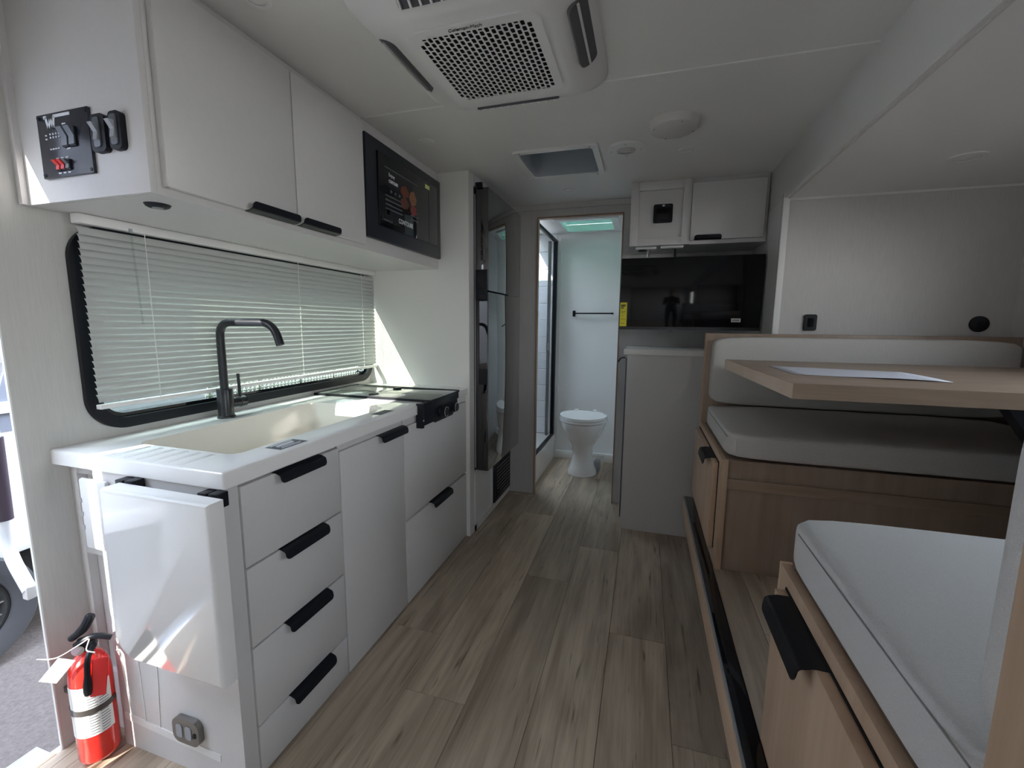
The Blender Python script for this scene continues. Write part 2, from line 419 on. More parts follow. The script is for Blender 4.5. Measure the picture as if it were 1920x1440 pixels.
# entrance door: leaf swung outwards, jamb trims and threshold
B('door_1', EXTW, (-2.42, -1.745, -0.145, -0.100, 0.02, 1.78), bev=0.004, kind='structure')
dj = MB()
dj.box(XT - 0.012, XL + 0.003, -0.100, -0.084, -0.02, 1.86); dj.box(XL - 0.007, XL + 0.0015, 0.7125, 0.716, -0.02, 1.86)
dj.box(XL - 0.007, XL + 0.003, -0.10, 0.716, 1.845, 1.862)
dj.build('trim_1', LABELW, kind='structure')
th = thing('trim_2', (XL - 0.02, 0.3, 0.0), kind='structure')
B('threshold_strip', ALU, (XT - 0.045, XL - 0.012, -0.084, 0.700, -0.022, -0.004), th, bev=0.003)
B('threshold_board', OAKY, (XL - 0.012, XL, -0.084, 0.700, -0.03, 0.0), th)
lt = MB(); lt.box(XT - 0.014, XT - 0.004, 0.744, 0.752, 0.86, 0.96, bev=0.002); lt.build('strike_plate', CHROME, parent=th)

# other walls
wb = MB(); wb.prism(rect(-0.985, 0.75, -0.02, ZC), 'y', 3.12, 3.15, holes=[rect(-0.760, -0.176, -0.01, 2.028)])
wb.build('wall_bathroom', GREYLINEN, kind='structure')
B('wall_back', BATHW, (-1.63, 0.75, 4.12, 4.16, -0.06, ZC + 0.05), kind='structure')
B('wall_rear', LINEN, (XT, 0.67, YB - 0.04, YB, -0.06, ZC + 0.05), kind='structure')
B('wall_bath_right', BATHW, (0.0, 0.03, 3.15, 4.12, 0.0, ZC), kind='structure')
# column between kitchen and bathroom (smooth white panel), fridge bay
B('trim_3', PANELW, (XL, -0.968, 2.335, 2.352, 0.0, ZC), kind='structure')
B('trim_4', WHITE, (-0.985, -0.965, 2.336, 2.405, 0.0, ZC), kind='structure')
lowp = thing('trim_5', (-0.975, 2.75, 0.0), kind='structure')
B('panel', WHITE, (-0.985, -0.965, 2.405, 3.12, 0.0, 0.392), lowp)
B('frame_strip', WHITE, (-0.966, -0.960, 2.405, 2.43, 0.0, 0.38), lowp); B('frame_strip', WHITE, (-0.966, -0.960, 2.705, 2.735, 0.04, 0.38), lowp)
B('frame_strip', WHITE, (-0.966, -0.960, 2.405, 3.12, 0.0, 0.04), lowp)
B('trim_6', WHITE, (-0.985, -0.962, 2.405, 3.12, 2.062, ZC), kind='structure')
# bathroom door lining, brown raw edges
for k, (a, b_, c, d) in enumerate([(-0.766, -0.758, 0.0, 2.036), (-0.180, -0.172, 0.0, 2.036)]):
    B('trim_%d' % (7 + k), JAMB, (a, b_, 3.112, 3.155, c, d), kind='structure')
B('trim_9', JAMB, (-0.766, -0.172, 3.112, 3.155, 2.026, 2.036), kind='structure')
B('trim_10', LINEN, (-0.985, -0.118, 3.105, 3.12, 2.085, ZC), kind='structure')
# right wall pieces
wr = MB(); wr.prism(rect(YB, 0.33, -0.06, ZC), 'x', 0.62, 0.66, holes=[rect(-1.35, -0.25, 0.95, 1.75)]); wr.build('wall_right', LINEN, kind='structure')
w3 = thing('added_window_3', (0.64, -0.8, 0.95), kind='structure')  # unseen window, added to bring daylight into the middle of the room
MB().prism(rect(-1.38, -0.22, 0.92, 1.78), 'x', 0.608, 0.62, holes=[rect(-1.35, -0.25, 0.95, 1.75)]).build('window_frame', BLACK, w3)
MB().box(0.638, 0.642, -1.35, -0.25, 0.95, 1.75).build('pane', CLEAR, w3)
portal('added_rear_window_portal', (0.665, -0.80, 1.35), (0.80, 1.10), (-1, 0, 0))
B('wall_right_return', PANELW, (0.6185, 0.66, 2.515, 3.12, 0.0, ZC), kind='structure')
B('wall_riser', GREYLINEN, (0.62, 0.65, 0.33, 2.515, 0.0, SF - 0.09), kind='structure')
# slide-out room: floor, end wall, side wall, near end wall, ceiling, header fascia
fl2 = B('floor.001', DARK, (0.256, 1.60, 0.33, 2.515, SF - 0.085, SF - 0.0045), kind='structure')
scol = [(0.30, 0.40, 1.9), (0.40, 0.625, 1.415), (0.625, 0.85, 0.8), (0.85, 1.075, 1.6), (1.075, 1.30, 0.5), (1.30, 1.555, 1.1)]
plank_field(fl2, scol, 0.33, 2.512, SF)
board = thing('trim_11', (0.26, 1.4, 0.25), kind='structure')
B('edge_board', OAKY, (0.246, 0.256, 0.33, 2.512, 0.247, SF - 0.002), board, bev=0.001)
B('groove', PLASTG, (0.2475, 0.2560, 0.33, 2.512, SF - 0.004, SF + 0.0015), board)
B('threshold_cap', BLACKG, (0.254, 0.297, 0.33, 2.512, SF - 0.002, SF + 0.006), board, bev=0.0025)
B('wall_slide_end', LINENX, (0.615, 1.60, 2.512, 2.535, SF, 1.93), kind='structure')
B('wall_slide_near', LINENX, (0.64, 1.60, 0.30, 0.33, SF - 0.09, 1.93), kind='structure')
ws = MB(); ws.prism(rect(0.30, 2.512, SF - 0.09, 1.93), 'x', 1.555, 1.60, holes=[rect(0.90, 1.60, 1.40, 1.74)]); ws.build('wall_slide_side', LINENX, kind='structure')
w2 = thing('added_window_2', (1.555, 1.275, 1.36), kind='structure')  # unseen window, added and sized to set the dinette brightness
MB().prism(rect(0.87, 1.63, 1.37, 1.77), 'x', 1.545, 1.556, holes=[rect(0.90, 1.60, 1.40, 1.74)]).build('window_frame', BLACK, w2)
MB().box(1.572, 1.576, 0.90, 1.60, 1.40, 1.74).build('pane', CLEAR, w2)
portal('added_slide_window_portal', (1.605, 1.25, 1.57), (0.34, 0.70), (-1, 0, 0))
B('ceiling.001', CEIL, (0.618, 1.60, 0.30, 2.515, 1.905, 1.935), kind='structure')
fa = thing('trim_12', (0.63, 1.4, 1.9), kind='structure')
B('fascia', PANELW, (0.617, 0.632, YB, 2.850, 1.909, ZC), fa, bev=0.002)
B('lower_edge', LINENX, (0.632, 0.637, 0.33, 2.512, 1.901, 1.912), fa)
B('trim_13', LABELW, (0.612, 0.640, 2.496, 2.514, SF, 1.910), bev=0.002, kind='structure')
B('trim_14', CEIL, (0.64, 1.555, 2.506, 2.513, 1.895, 1.906), kind='structure')

# ceiling with roof-vent and skylight openings
H1 = rrect(-0.645, -0.275, 2.175, 2.535, 0.02); H2 = rrect(-0.72, -0.28, 3.60, 4.02, 0.02); H3 = rect(-1.62, -1.08, 3.20, 4.0)
ce = MB(); ce.prism(rect(XT, 0.75, YB, 4.16), 'z', ZC, ZC + 0.05, holes=[H1, H2, H3])
ce.build('ceiling', CEIL, kind='structure')
B('trim_15', LABELW, (XL, 0.617, 1.645, 1.652, ZC - 0.003, ZC), kind='structure')
# behind the photographer the room widens towards the added, unseen side window
B('wall_right_rear', LINEN, (0.66, 0.67, 0.28, 0.30, 0, ZC), kind='structure')

# ================================================================== KITCHEN BASE CABINETS
XF = -0.987
def carcass(t, y0, y1, m=WHITE):
    B('front_frame', m, (-1.030, -1.006, y0, y1, 0.0, 0.874), t)
    return B('carcass', m, (-1.60, -1.032, y0, y1, 0.0, 0.745), t)
def drawer(t, y0, y1, z0, z1, hy0, hy1, name='drawer'):
    d = B(name, WHITE, (-1.005, XF, y0, y1, z0, z1), t, bev=0.0012)
    pull('handle', (XF, (hy0 + hy1) / 2, z1 + 0.002), (0, 1, 0), (1, 0, 0), (0, 0, -1), hy1 - hy0, d)
    return d
c1 = thing('drawer_cabinet', (-1.3, 1.0, 0.0), 'white four-drawer base cabinet at the near end of the kitchen counter, beside the folded flap', 'cabinet')
B('front_frame', WHITE, (-1.030, -1.006, 0.803, 1.2155, 0.0, 0.874), c1)
B('carcass', WHITE, (-1.46, -1.032, 0.803, 1.2155, 0.0, 0.745), c1)
B('corner_post', WHITE, (-1.006, -0.992, 0.802, 0.829, 0.0, 0.874), c1)
for z0, z1 in ((0.638, 0.864), (0.404, 0.632), (0.162, 0.398), (0.006, 0.156)):
    drawer(c1, 0.832, 1.2125, z0, z1, 0.944, 1.128)
c2 = thing('cupboard', (-1.3, 1.425, 0.0), 'white tall-door cupboard under the sink between the four-drawer and two-drawer cabinets', 'cabinet')
carcass(c2, 1.2165, 1.6345)
B('rail', WHITE, (-1.006, -0.996, 1.2165, 1.6345, 0.850, 0.874), c2)
drawer(c2, 1.2185, 1.632, 0.006, 0.848, 1.445, 1.638, 'door')
c3 = thing('drawer_cabinet', (-1.3, 1.98, 0.0), 'white two-drawer base cabinet below the cooktop, next to the tall white column', 'cabinet')
carcass(c3, 1.6355, 2.3335)
B('rail', WHITE, (-1.006, -0.992, 1.6355, 2.3335, 0.842, 0.874), c3)
drawer(c3, 1.638, 2.330, 0.412, 0.838, 1.875, 2.100)
drawer(c3, 1.638, 2.330, 0.006, 0.400, 1.875, 2.094)
# end panel with recessed fields beside the door
ep = thing('end_panel', (-1.3, 0.82, 0.0), 'white framed end panel of the kitchen counter behind the fire extinguisher and folded flap', 'panel')
B('back_board', WHITE, (XL, -1.47, 0.842, 0.850, 0.0, 0.874), ep)
for d in ((XL, -1.600, 0.818, 0.842, 0, 0.874), (-1.520, -1.470, 0.818, 0.842, 0, 0.874), (-1.600, -1.520, 0.818, 0.842, 0.84, 0.874), (-1.600, -1.520, 0.818, 0.842, 0.588, 0.652), (-1.600, -1.520, 0.818, 0.842, 0.0, 0.20)):
    B('frame_rail', WHITE, d, ep, bev=0.001)
B('side_board', WHITE, (-1.470, -1.007, 0.786, 0.802, 0.0, 0.874), ep)
B('corner_strip', WHITE, (-1.007, -0.990, 0.784, 0.802, 0.0, 0.874), ep)
fm = MB()
for i in range(3):
    a = -1.44 + i * 0.07; fm.T = Matrix.Translation((a, 0.7845, 0.24)) @ Matrix.Rotation(radians(-6 + 5 * i), 4, 'Y'); fm.box(-0.0008, 0.0008, -0.0003, 0.0018, -0.15, 0.15)
fm.T = Matrix.Translation((-1.27, 0.7845, 0.09)) @ Matrix.Rotation(radians(4), 4, 'Y'); fm.box(-0.19, 0.19, -0.0001, 0.0018, -0.012, 0.012); fm.T = None
fm.build('protective_film', PLASTW, ep)

# ================================================================== COUNTERTOP, SINK, FAUCET
ct = thing('countertop', (-1.3, 1.55, 0.877), 'glossy white kitchen countertop with thick edge along the window wall', 'countertop')
SK = rrect(-1.475, -1.085, 0.905, 1.655, 0.035, 8)
cq = MB(); cq.prism(rect(XL, -0.978, 0.780, 2.334), 'z', 0.877, 0.9200, holes=[SK])
es = [e for e in cq.bm.edges if all(abs(v.co.x + 0.978) < 1e-5 or abs(v.co.y - 0.780) < 1e-5 for v in e.verts) and (abs(e.verts[0].co.z - e.verts[1].co.z) < 1e-6 and abs(e.verts[0].co.z - 0.92) < 1e-6 or abs(e.verts[0].co.z - e.verts[1].co.z) > 0.01 and all(abs(v.co.x + 0.978) < 1e-5 for v in e.verts))]
bmesh.ops.bevel(cq.bm, geom=es, offset=0.006, segments=3, profile=0.5, affect='EDGES')
cq.build('slab', GLOSSW, ct)
for i in range(6):
    y = 0.800 + 0.0 * i; x = -1.40 + i * 0.05
    MB().box(x, x + 0.012, 0.795, 0.892, 0.9195, 0.9215, bev=0.0009).build('drain_ridge', GLOSSW, ct)
MB().box(-1.62, -1.36, 2.329, 2.3345, 0.9205, 0.928).build('sealant_bead', GLOSSW, ct)
lb = thing('care_label', (-1.03, 1.04, 0.9203), 'small grey printed care label stuck on the counter edge before the sink', 'sticker')
B('film', GREYPR, (-1.062, -1.002, 0.985, 1.092, 0.9203, 0.9207), lb)
for i, (x0, x1) in enumerate([(-1.057, -1.052), (-1.046, -1.034), (-1.029, -1.026), (-1.021, -1.018), (-1.013, -1.010)]):
    B('print_line', PRINT, (x0, x1, 0.998 + (i % 2) * 0.008, 1.082 - (i % 3) * 0.01, 0.9207, 0.9209), lb)
lb2 = B('care_label', GREYPR, (-1.055, -1.010, 1.50, 1.60, 0.9203, 0.9207), label='faint grey label stuck on the counter edge before the far end of the sink', cat='sticker')
# sink basin (inset rings)
sk = MB(); b = bmesh.new(); rings = []
for z, ins, r in ((0.9195, 0.0, 0.035), (0.905, 0.004, 0.036), (0.80, 0.018, 0.045), (0.765, 0.035, 0.05), (0.757, 0.06, 0.05), (0.755, 0.16, 0.02)):
    ring = [b.verts.new((p[0], p[1], z)) for p in rrect(-1.475 + ins, -1.085 - ins, 0.905 + ins, 1.655 - ins, r, 8)]; rings.append(ring)
for ra, rb in zip(rings, rings[1:]):
    for i in range(len(ra)): b.faces.new((ra[i], ra[(i + 1) % len(ra)], rb[(i + 1) % len(ra)], rb[i]))
b.faces.new(rings[-1])
sk.merge(b)
sink = thing('sink', (-1.28, 1.28, 0.755), 'deep cream white rectangular sink basin set in the kitchen counter', 'sink')
sk.build('basin', SINKW, sink, ang=60)
MB().lathe([(0.045, 0.7555), (0.045, 0.759), (0.036, 0.760), (0.030, 0.757), (0.0, 0.757)], c=(-1.28, 1.30, 0)).build('drain', CHROME, sink)
# faucet
fc = thing('faucet', (-1.535, 1.272, 0.92), 'matte black square-arch kitchen faucet standing behind the sink', 'faucet')
fx, fy = -1.548, 1.272
MB().lathe([(0.0, 0.920), (0.0315, 0.920), (0.0315, 0.926), (0.0275, 0.928), (0.0275, 1.030), (0.026, 1.033), (0.0, 1.034)], c=(fx, fy, 0)).build('base', BLACKF, fc)
MB().tube(fillet([(fx, fy, 1.03), (fx, fy, 1.288), (fx + 0.235, fy + 0.02, 1.288), (fx + 0.262, fy + 0.022, 1.205)], 0.055, 12), 0.0145, 20).build('spout', BLACKF, fc)
MB().lathe([(0.0, 0.0), (0.021, 0.0), (0.021, 0.035), (0.0225, 0.037), (0.0225, 0.062), (0.0, 0.062)], c=(fx, fy + 0.02, 0.972), axis='y').build('valve', BLACKF, fc)
MB().tube([(fx, fy + 0.066, 0.985), (fx - 0.004, fy + 0.066, 1.085)], 0.0058, 12).build('lever', BLACKF, fc)
# cooktop
ck = thing('cooktop', (-1.29, 1.995, 0.92), 'black framed two-burner cooktop with folded glass cover and front knobs', 'cooktop')
B('burner_tray', BLACK, (-1.600, -0.965, 1.826, 2.166, 0.9205, 0.924), ck)
B('glass_cover', mat('smoked glass cover', (0.16, 0.17, 0.16), 0.03, spec=0.9), (-1.612, -0.958, 1.822, 2.170, 0.926, 0.931), ck, bev=0.002)
for d_ in ((-1.612, -0.958, 1.820, 1.830), (-1.612, -0.958, 2.160, 2.172), (-1.614, -1.604, 1.82, 2.172)): B('frame_strip', BLACK, (d_[0], d_[1], d_[2], d_[3], 0.9205, 0.9318), ck)
B('fold_line', BLACK, (-1.30, -1.297, 1.822, 2.170, 0.9312, 0.9316), ck)
for y in (1.88, 2.10): MB().box(-1.318, -1.282, y - 0.018, y + 0.018, 0.931, 0.937, bev=0.003).build('hinge', BLACK, ck)
cb = B('control_box', BLACK, (-0.978, -0.955, 1.756, 2.140, 0.820, 0.926), ck, bev=0.003)
B('end_cap', BLACK, (-0.985, -0.952, 1.742, 1.760, 0.812, 0.926), ck, bev=0.002)
B('end_cap', BLACK, (-0.985, -0.952, 2.136, 2.150, 0.890, 0.926), ck, bev=0.002)
for y in (1.935, 2.058):
    k = MB().lathe([(0.0, -0.956), (0.029, -0.956), (0.029, -0.951), (0.025, -0.948), (0.023, -0.922), (0.019, -0.919), (0.0, -0.919)], c=(0, y, 0.858), axis='x').build('knob', BLACK, ck)
    MB().prism([(y + 0.024 * cos(i / 24 * 2 * pi), 0.858 + 0.024 * sin(i / 24 * 2 * pi)) for i in range(24)], 'x', -0.9225, -0.9215, holes=[[(y + 0.0222 * cos(i / 24 * 2 * pi), 0.858 + 0.0222 * sin(i / 24 * 2 * pi)) for i in range(24)]]).build('ring_mark', PRINT, k)
MB().lathe([(0.0, -0.9525), (0.004, -0.9525), (0.004, -0.951), (0.0, -0.951)], c=(0, 1.751, 0.848), axis='x').build('screw', CHROME, ck)

# folded counter extension
ex = thing('counter_extension', (-1.12, 0.72, 0.40), 'glossy white drop-leaf counter extension folded down at the counter end', 'counter flap')
q = MB()
pts = [(-0.938, 0.402), (-0.938, 0.873), (-1.292, 0.873)] + [(-1.292 + 0.05 * (1 - cos(a)), 0.43 + 0.05 * (1 - sin(a))) for a in [radians(d) for d in (0, 15, 30, 45, 60, 75, 90)]][::1]
pts = [(-0.938, 0.402), (-0.938, 0.873)] + [(-1.302 + 0.012 - 0.012 * sin(radians(d)), 0.861 + 0.012 * cos(radians(d))) for d in (0, 30, 60, 90)] + [(-1.302 + 0.05 - 0.05 * cos(radians(d)), 0.46 - 0.05 * sin(radians(d))) for d in (0, 15, 30, 45, 60, 75, 90)]
q.prism(pts, 'y', 0.702, 0.744)
es = [e for e in q.bm.edges if all(abs(v.co.y - 0.702) < 1e-5 for v in e.verts)]
bmesh.ops.bevel(q.bm, geom=es, offset=0.009, segments=4, profile=0.5, affect='EDGES')
q.build('leaf', GLOSSW, ex, ang=40)
for x in (-1.290, -1.000):
    h = MB(); h.box(x - 0.032, x - 0.004, 0.752, 0.7835, 0.842, 0.874, bev=0.002); h.box(x + 0.004, x + 0.032, 0.752, 0.7835, 0.838, 0.876, bev=0.002)
    h.box(x - 0.005, x + 0.005, 0.748, 0.778, 0.852, 0.864, bev=0.002); h.build('hinge', BLACK, ex)
    MB().lathe([(0.0, 0.750), (0.006, 0.750), (0.006, 0.753), (0.0, 0.753)], c=(x - 0.018, 0, 0.858), axis='y', n=14).build('bolt', CHROME, ex)
# white switch box between panel and flap
so = thing('wall_box', (-1.46, 0.80, 0.62), 'small white plastic box on the end panel, half hidden by the flap', 'electrical box')
B('cover', PLASTW, (-1.512, -1.400, 0.772, 0.7855, 0.640, 0.850), so, bev=0.008)
for z in (0.70, 0.74, 0.78): B('button', PLASTG, (-1.508, -1.502, 0.7705, 0.7725, z, z + 0.012), so)
# power outlet low on the side board
ou = thing('power_outlet', (-1.187, 0.78, 0.14), 'grey oval metallic power outlet low on the white side board', 'outlet')
MB().prism(rrect(-1.236, -1.136, 0.104, 0.180, 0.024, 8), 'y', 0.770, 0.785).build('plate', mat('brushed nickel', (0.20, 0.185, 0.17), 0.3, metal=0.7), ou)
for dx in (-0.022, 0.012): MB().prism(rrect(-1.187 + dx - 0.011, -1.187 + dx + 0.012, 0.122, 0.162, 0.008, 5), 'y', 0.768, 0.7705).build('socket', PLASTG, ou)
MB().prism(rrect(-1.156, -1.146, 0.134, 0.148, 0.003, 3), 'y', 0.768, 0.7705).build('slot', DARK, ou)

# fire extinguisher
fe = thing('fire_extinguisher', (-1.500, 0.738, 0.012), 'red fire extinguisher with white label strapped to the wall beside the door', 'fire extinguisher')
ex_, ey_ = -1.500, 0.738
MB().lathe([(0.0, 0.014), (0.038, 0.012), (0.045, 0.018), (0.048, 0.028), (0.048, 0.268), (0.046, 0.292), (0.040, 0.315), (0.030, 0.332), (0.019, 0.341), (0.017, 0.352), (0.0, 0.352)], c=(ex_, ey_, 0), n=40).build('cylinder', RED, fe)
lbm = bmesh.new(); prev = None
for i in range(25):
    a = radians(-175 + i * (150 / 24)); 
    cur = [lbm.verts.new((ex_ + 0.0486 * cos(a), ey_ + 0.0486 * sin(a), z)) for z in (0.105, 0.262)]
    if prev: lbm.faces.new((prev[0], cur[0], cur[1], prev[1]))
    prev = cur
q = MB(); q.merge(lbm); lab = q.build('label', LABELW, fe)
q = MB()
for r_ in range(16):
    for a0 in (-92, -62):
        b = bmesh.new(); prev = None
        for i in range(6):
            a = radians(a0 + i * (22 + (r_ * 7) % 6) / 5)
            cur = [b.verts.new((ex_ + 0.0489 * cos(a), ey_ + 0.0489 * sin(a), 0.112 + r_ * 0.0085 + dz)) for dz in (0, 0.0022)]
            if prev: b.faces.new((prev[0], cur[0], cur[1], prev[1]))
            prev = cur
        q.merge(b)
q.build('label_print', SWITCHG, lab, kind='stuff')
st = bmesh.new(); prev = None
for i in range(29):
    a = radians(-200 + i * (240 / 28)); zz = 0.176
    cur = [st.verts.new((ex_ + rr * cos(a), ey_ + rr * sin(a), z)) for rr, z in ((0.0493, zz), (0.0510, zz), (0.0510, zz + 0.017), (0.0493, zz + 0.017))]
    if prev:
        for k in range(4): st.faces.new((prev[k], prev[(k + 1) % 4], cur[(k + 1) % 4], cur[k]))
    prev = cur
q = MB(); q.merge(st); q.box(XL, ex_ - 0.050, 0.735, 0.755, 0.174, 0.194, bev=0.002); q.build('strap', mat('strap metal', (0.10, 0.09, 0.085), 0.35, metal=0.6), fe)
q = MB(); q.box(ex_ - 0.022, ex_ + 0.022, ey_ - 0.018, ey_ + 0.018, 0.350, 0.382, bev=0.006); q.build('valve_head', BLACK, fe)
MB().tube(bez([(ex_ - 0.02, ey_ - 0.01, 0.375), (ex_ + 0.02, ey_ - 0.02, 0.395), (ex_ + 0.06, ey_ - 0.02, 0.378)], 6), 0.008, 10).build('carry_handle', BLACK, fe)
MB().tube(bez([(ex_ - 0.03, ey_, 0.392), (ex_ + 0.0, ey_ - 0.005, 0.418), (ex_ + 0.018, ey_ + 0.0, 0.452)], 6), [0.009, 0.010, 0.010, 0.010, 0.011, 0.012, 0.012, 0.012, 0.012, 0.012, 0.012, 0.012, 0.009], 10).build('squeeze_lever', BLACK, fe)
MB().tube(bez([(ex_ + 0.02, ey_ - 0.015, 0.365), (ex_ + 0.015, ey_ - 0.055, 0.355), (ex_ + 0.012, ey_ - 0.066, 0.31), (ex_ + 0.008, ey_ - 0.064, 0.25)], 7), [0.007] * 15 + [0.008, 0.009, 0.010, 0.010, 0.010, 0.009, 0.008], 10).build('hose', BLACK, fe)
q = MB(); q.T = Matrix.Translation((ex_ + 0.036, ey_ - 0.062, 0.30)) @ Matrix.Rotation(radians(8), 4, 'Y'); q.box(-0.017, 0.017, -0.003, 0.003, -0.065, 0.05, bev=0.004); q.build('red_tag', REDP, fe)
q = MB(); q.T = Matrix.Translation((ex_ - 0.045, ey_ - 0.055, 0.345)) @ Matrix.Rotation(radians(40), 4, 'Y') @ Matrix.Rotation(radians(12), 4, 'Z'); q.box(-0.020, 0.020, -0.0006, 0.0006, -0.038, 0.030); q.build('paper_tag', LABELW, fe)
MB().tube(bez([(ex_ - 0.085, ey_ - 0.05, 0.388), (ex_ - 0.045, ey_ - 0.055, 0.380), (ex_ - 0.005, ey_ - 0.03, 0.386), (ex_ + 0.015, ey_ - 0.03, 0.395), (ex_ + 0.01, ey_ - 0.04, 0.370), (ex_ + 0.03, ey_ - 0.055, 0.365)], 6), 0.0016, 8).build('zip_tie', LABELW, fe)
MB().lathe([(0.0, 0.0), (0.014, 0.0), (0.014, 0.008), (0.0, 0.008)], c=(ex_ - 0.012, ey_ - 0.026, 0.366), axis='y', n=18).build('gauge', CHROME, fe)

for ch in list(fe.children):
    if ch.name.split('.')[0] not in ('cylinder', 'strap'): ch.rotation_euler.z = radians(48)

# ================================================================== UPPER CABINET, CONTROL PANEL, MICROWAVE
uc = thing('upper_cabinet', (-1.38, 1.2, 1.60), 'long white upper kitchen cabinet with two flip-up doors above the window', 'cabinet')
B('end_board', WHITE, (XL + 0.0005, -1.155, 0.800, 0.816, 1.598, ZC - 0.0005), uc, bev=0.001)
B('edge_strip', WHITE, (XL + 0.0005, -1.612, 0.786, 0.800, 1.598, ZC - 0.0005), uc)
B('bottom_board', WHITE, (XL + 0.0005, -1.155, 0.816, 2.334, 1.598, 1.614), uc)
B('face_board', WHITE, (-1.170, -1.155, 0.816, 2.334, 1.614, ZC - 0.0005), uc)
for y0, y1, h0, h1 in ((0.828, 1.247, 1.055, 1.243), (1.252, 1.628, 1.258, 1.446)):
    d = B('door', WHITE, (-1.154, -1.135, y0, y1, 1.617, 2.092), uc, bev=0.0015)
    pull('handle', (-1.135, (h0 + h1) / 2, 1.615), (0, 1, 0), (1, 0, 0), (0, 0, 1), h1 - h0, d, lip=0.026, reach=0.020)
mw = thing('microwave', (-1.13, 1.98, 1.65), 'built-in black microwave oven with printed film on its door', 'microwave')
B('trim_frame', mat('microwave frame black', (0.016, 0.018, 0.026), 0.3), (-1.154, -1.132, 1.638, 2.322, 1.652, 2.066), mw, bev=0.003)
mdoor = B('door', BLACKG, (-1.132, -1.122, 1.712, 2.262, 1.712, 2.018), mw, bev=0.002)
B('control_strip', BLACK, (-1.1225, -1.1215, 2.165, 2.167, 1.714, 2.016), mw)
B('door_sticker', mat('yellow green sticker', (0.62, 0.70, 0.25), 0.5), (-1.1225, -1.1212, 2.128, 2.176, 1.982, 2.002), mw)
xo = -1.1217
text_mesh('printed_words', 'Enjoy', 0.022, (xo, 1.790, 1.936), (0, 1, 0), (0, 0, 1), PRINT, mdoor)
text_mesh('printed_words', 'CONTOURE', 0.018, (xo, 1.790, 1.910), (0, 1, 0), (0, 0, 1), PRINT, mdoor, bold=0.0006, xs=0.75)
text_mesh('printed_words', 'CONTOURE', 0.030, (xo, 1.865, 1.752), (0, 1, 0), (0, 0, 1), PRINT, mdoor, xs=0.78)
text_mesh('printed_words', 'Convection', 0.018, (xo, 1.728, 1.738), (0, 1, 0), (0, 0, 1), GREYPR, mdoor)
q = MB()
for i, (y0, y1, z) in enumerate([(1.76, 1.90, 1.848), (1.76, 1.90, 1.829), (1.76, 1.90, 1.810), (1.76, 1.90, 1.792), (1.975, 2.05, 1.829), (1.975, 2.05, 1.810), (1.975, 2.05, 1.792), (1.76, 2.05, 1.966)]):
    q.box(-1.1222, -1.1216, y0, y1, z, z + 0.005)
for i in range(3): q.box(-1.1222, -1.1216, 1.80 + i * 0.035, 1.815 + i * 0.035, 1.868, 1.880)
q.build('printed_lines', GREYPR, mdoor, kind='stuff')
for i, (y, z, ry, rz) in enumerate([(1.925, 1.905, 0.038, 0.026), (2.000, 1.893, 0.034, 0.034), (1.922, 1.852, 0.038, 0.026), (2.005, 1.838, 0.030, 0.024)]):
    MB().prism([(y + ry * (1 + 0.12 * sin(k * 2.3 + i)) * cos(k / 16 * 2 * pi), z + rz * (1 + 0.12 * cos(k * 1.7)) * sin(k / 16 * 2 * pi)) for k in range(16)], 'x', -1.1222, -1.1215).build('printed_food', FOOD[i], mdoor)

cp = thing('control_panel', (-1.43, 0.80, 1.65), 'dark control panel with W logo and small switches on the upper cabinet end', 'control panel')
q = MB(); q.box(-1.523, -1.331, 0.792, 0.800, 1.655, 1.809, bev=0.0015); q.build('plate', NAVY, cp)
yo = 0.7915
q = MB()
for (xa, za, xb, zb) in ((-1.487, 1.800, -1.478, 1.772), (-1.478, 1.772, -1.469, 1.797), (-1.469, 1.797, -1.460, 1.772), (-1.460, 1.772, -1.455, 1.800)):
    q.prism([(xa - 0.0035, za), (xa + 0.0035, za), (xb + 0.0035, zb), (xb - 0.0035, zb)], 'y', yo - 0.0006, yo + 0.0005)
q.box(-1.494, -1.484, yo - 0.0006, yo + 0.0005, 1.7965, 1.8035); q.box(-1.457, -1.395, yo - 0.0006, yo + 0.0005, 1.7965, 1.8035)
q.build('logo', PRINT, cp)
q = MB()
for r_ in range(2):
    for i in range(6): q.box(-1.478 + i * 0.011, -1.474 + i * 0.011, yo - 0.0006, yo + 0.0005, 1.757 - r_ * 0.008, 1.761 - r_ * 0.008)
for i in range(2): q.box(-1.495, -1.489, yo - 0.0006, yo + 0.0005, 1.756 - i * 0.009, 1.759 - i * 0.009)
for i in range(4): q.box(-1.482 + i * 0.010, -1.476 + i * 0.010, yo - 0.0006, yo + 0.0005, 1.722, 1.725)
for i in range(3):
    q.box(-1.463 + i * 0.018, -1.453 + i * 0.018, yo - 0.0006, yo + 0.0005, 1.698, 1.701); q.box(-1.460 + i * 0.018, -1.450 + i * 0.018, yo - 0.0006, yo + 0.0005, 1.662, 1.665)
q.box(-1.427, -1.414, yo - 0.0006, yo + 0.0005, 1.777, 1.780); q.box(-1.418, -1.404, yo - 0.0006, yo + 0.0005, 1.718, 1.721)
q.build('printed_marks', PRINT, cp, kind='stuff')
def rocker(name, x, z, w_, h, m, parent, tilt=14):
    q = MB(); q.box(x - w_ / 2 - 0.002, x + w_ / 2 + 0.002, yo - 0.004, yo + 0.0005, z - h / 2 - 0.003, z + h / 2 + 0.003, bev=0.001); s = q.build(name, BLACK, parent)
    q = MB(); pr = [(yo - 0.004, z - h / 2), (yo - 0.0065, z - h / 2), (yo - 0.0055, z), (yo - 0.016, z + h / 2), (yo - 0.004, z + h / 2)]
    q.prism(pr, 'x', x - w_ / 2, x + w_ / 2); q.build('rocker', m, s)
for x in (-1.416, -1.389): rocker('switch', x, 1.745, 0.020, 0.040, SWITCHG, cp)
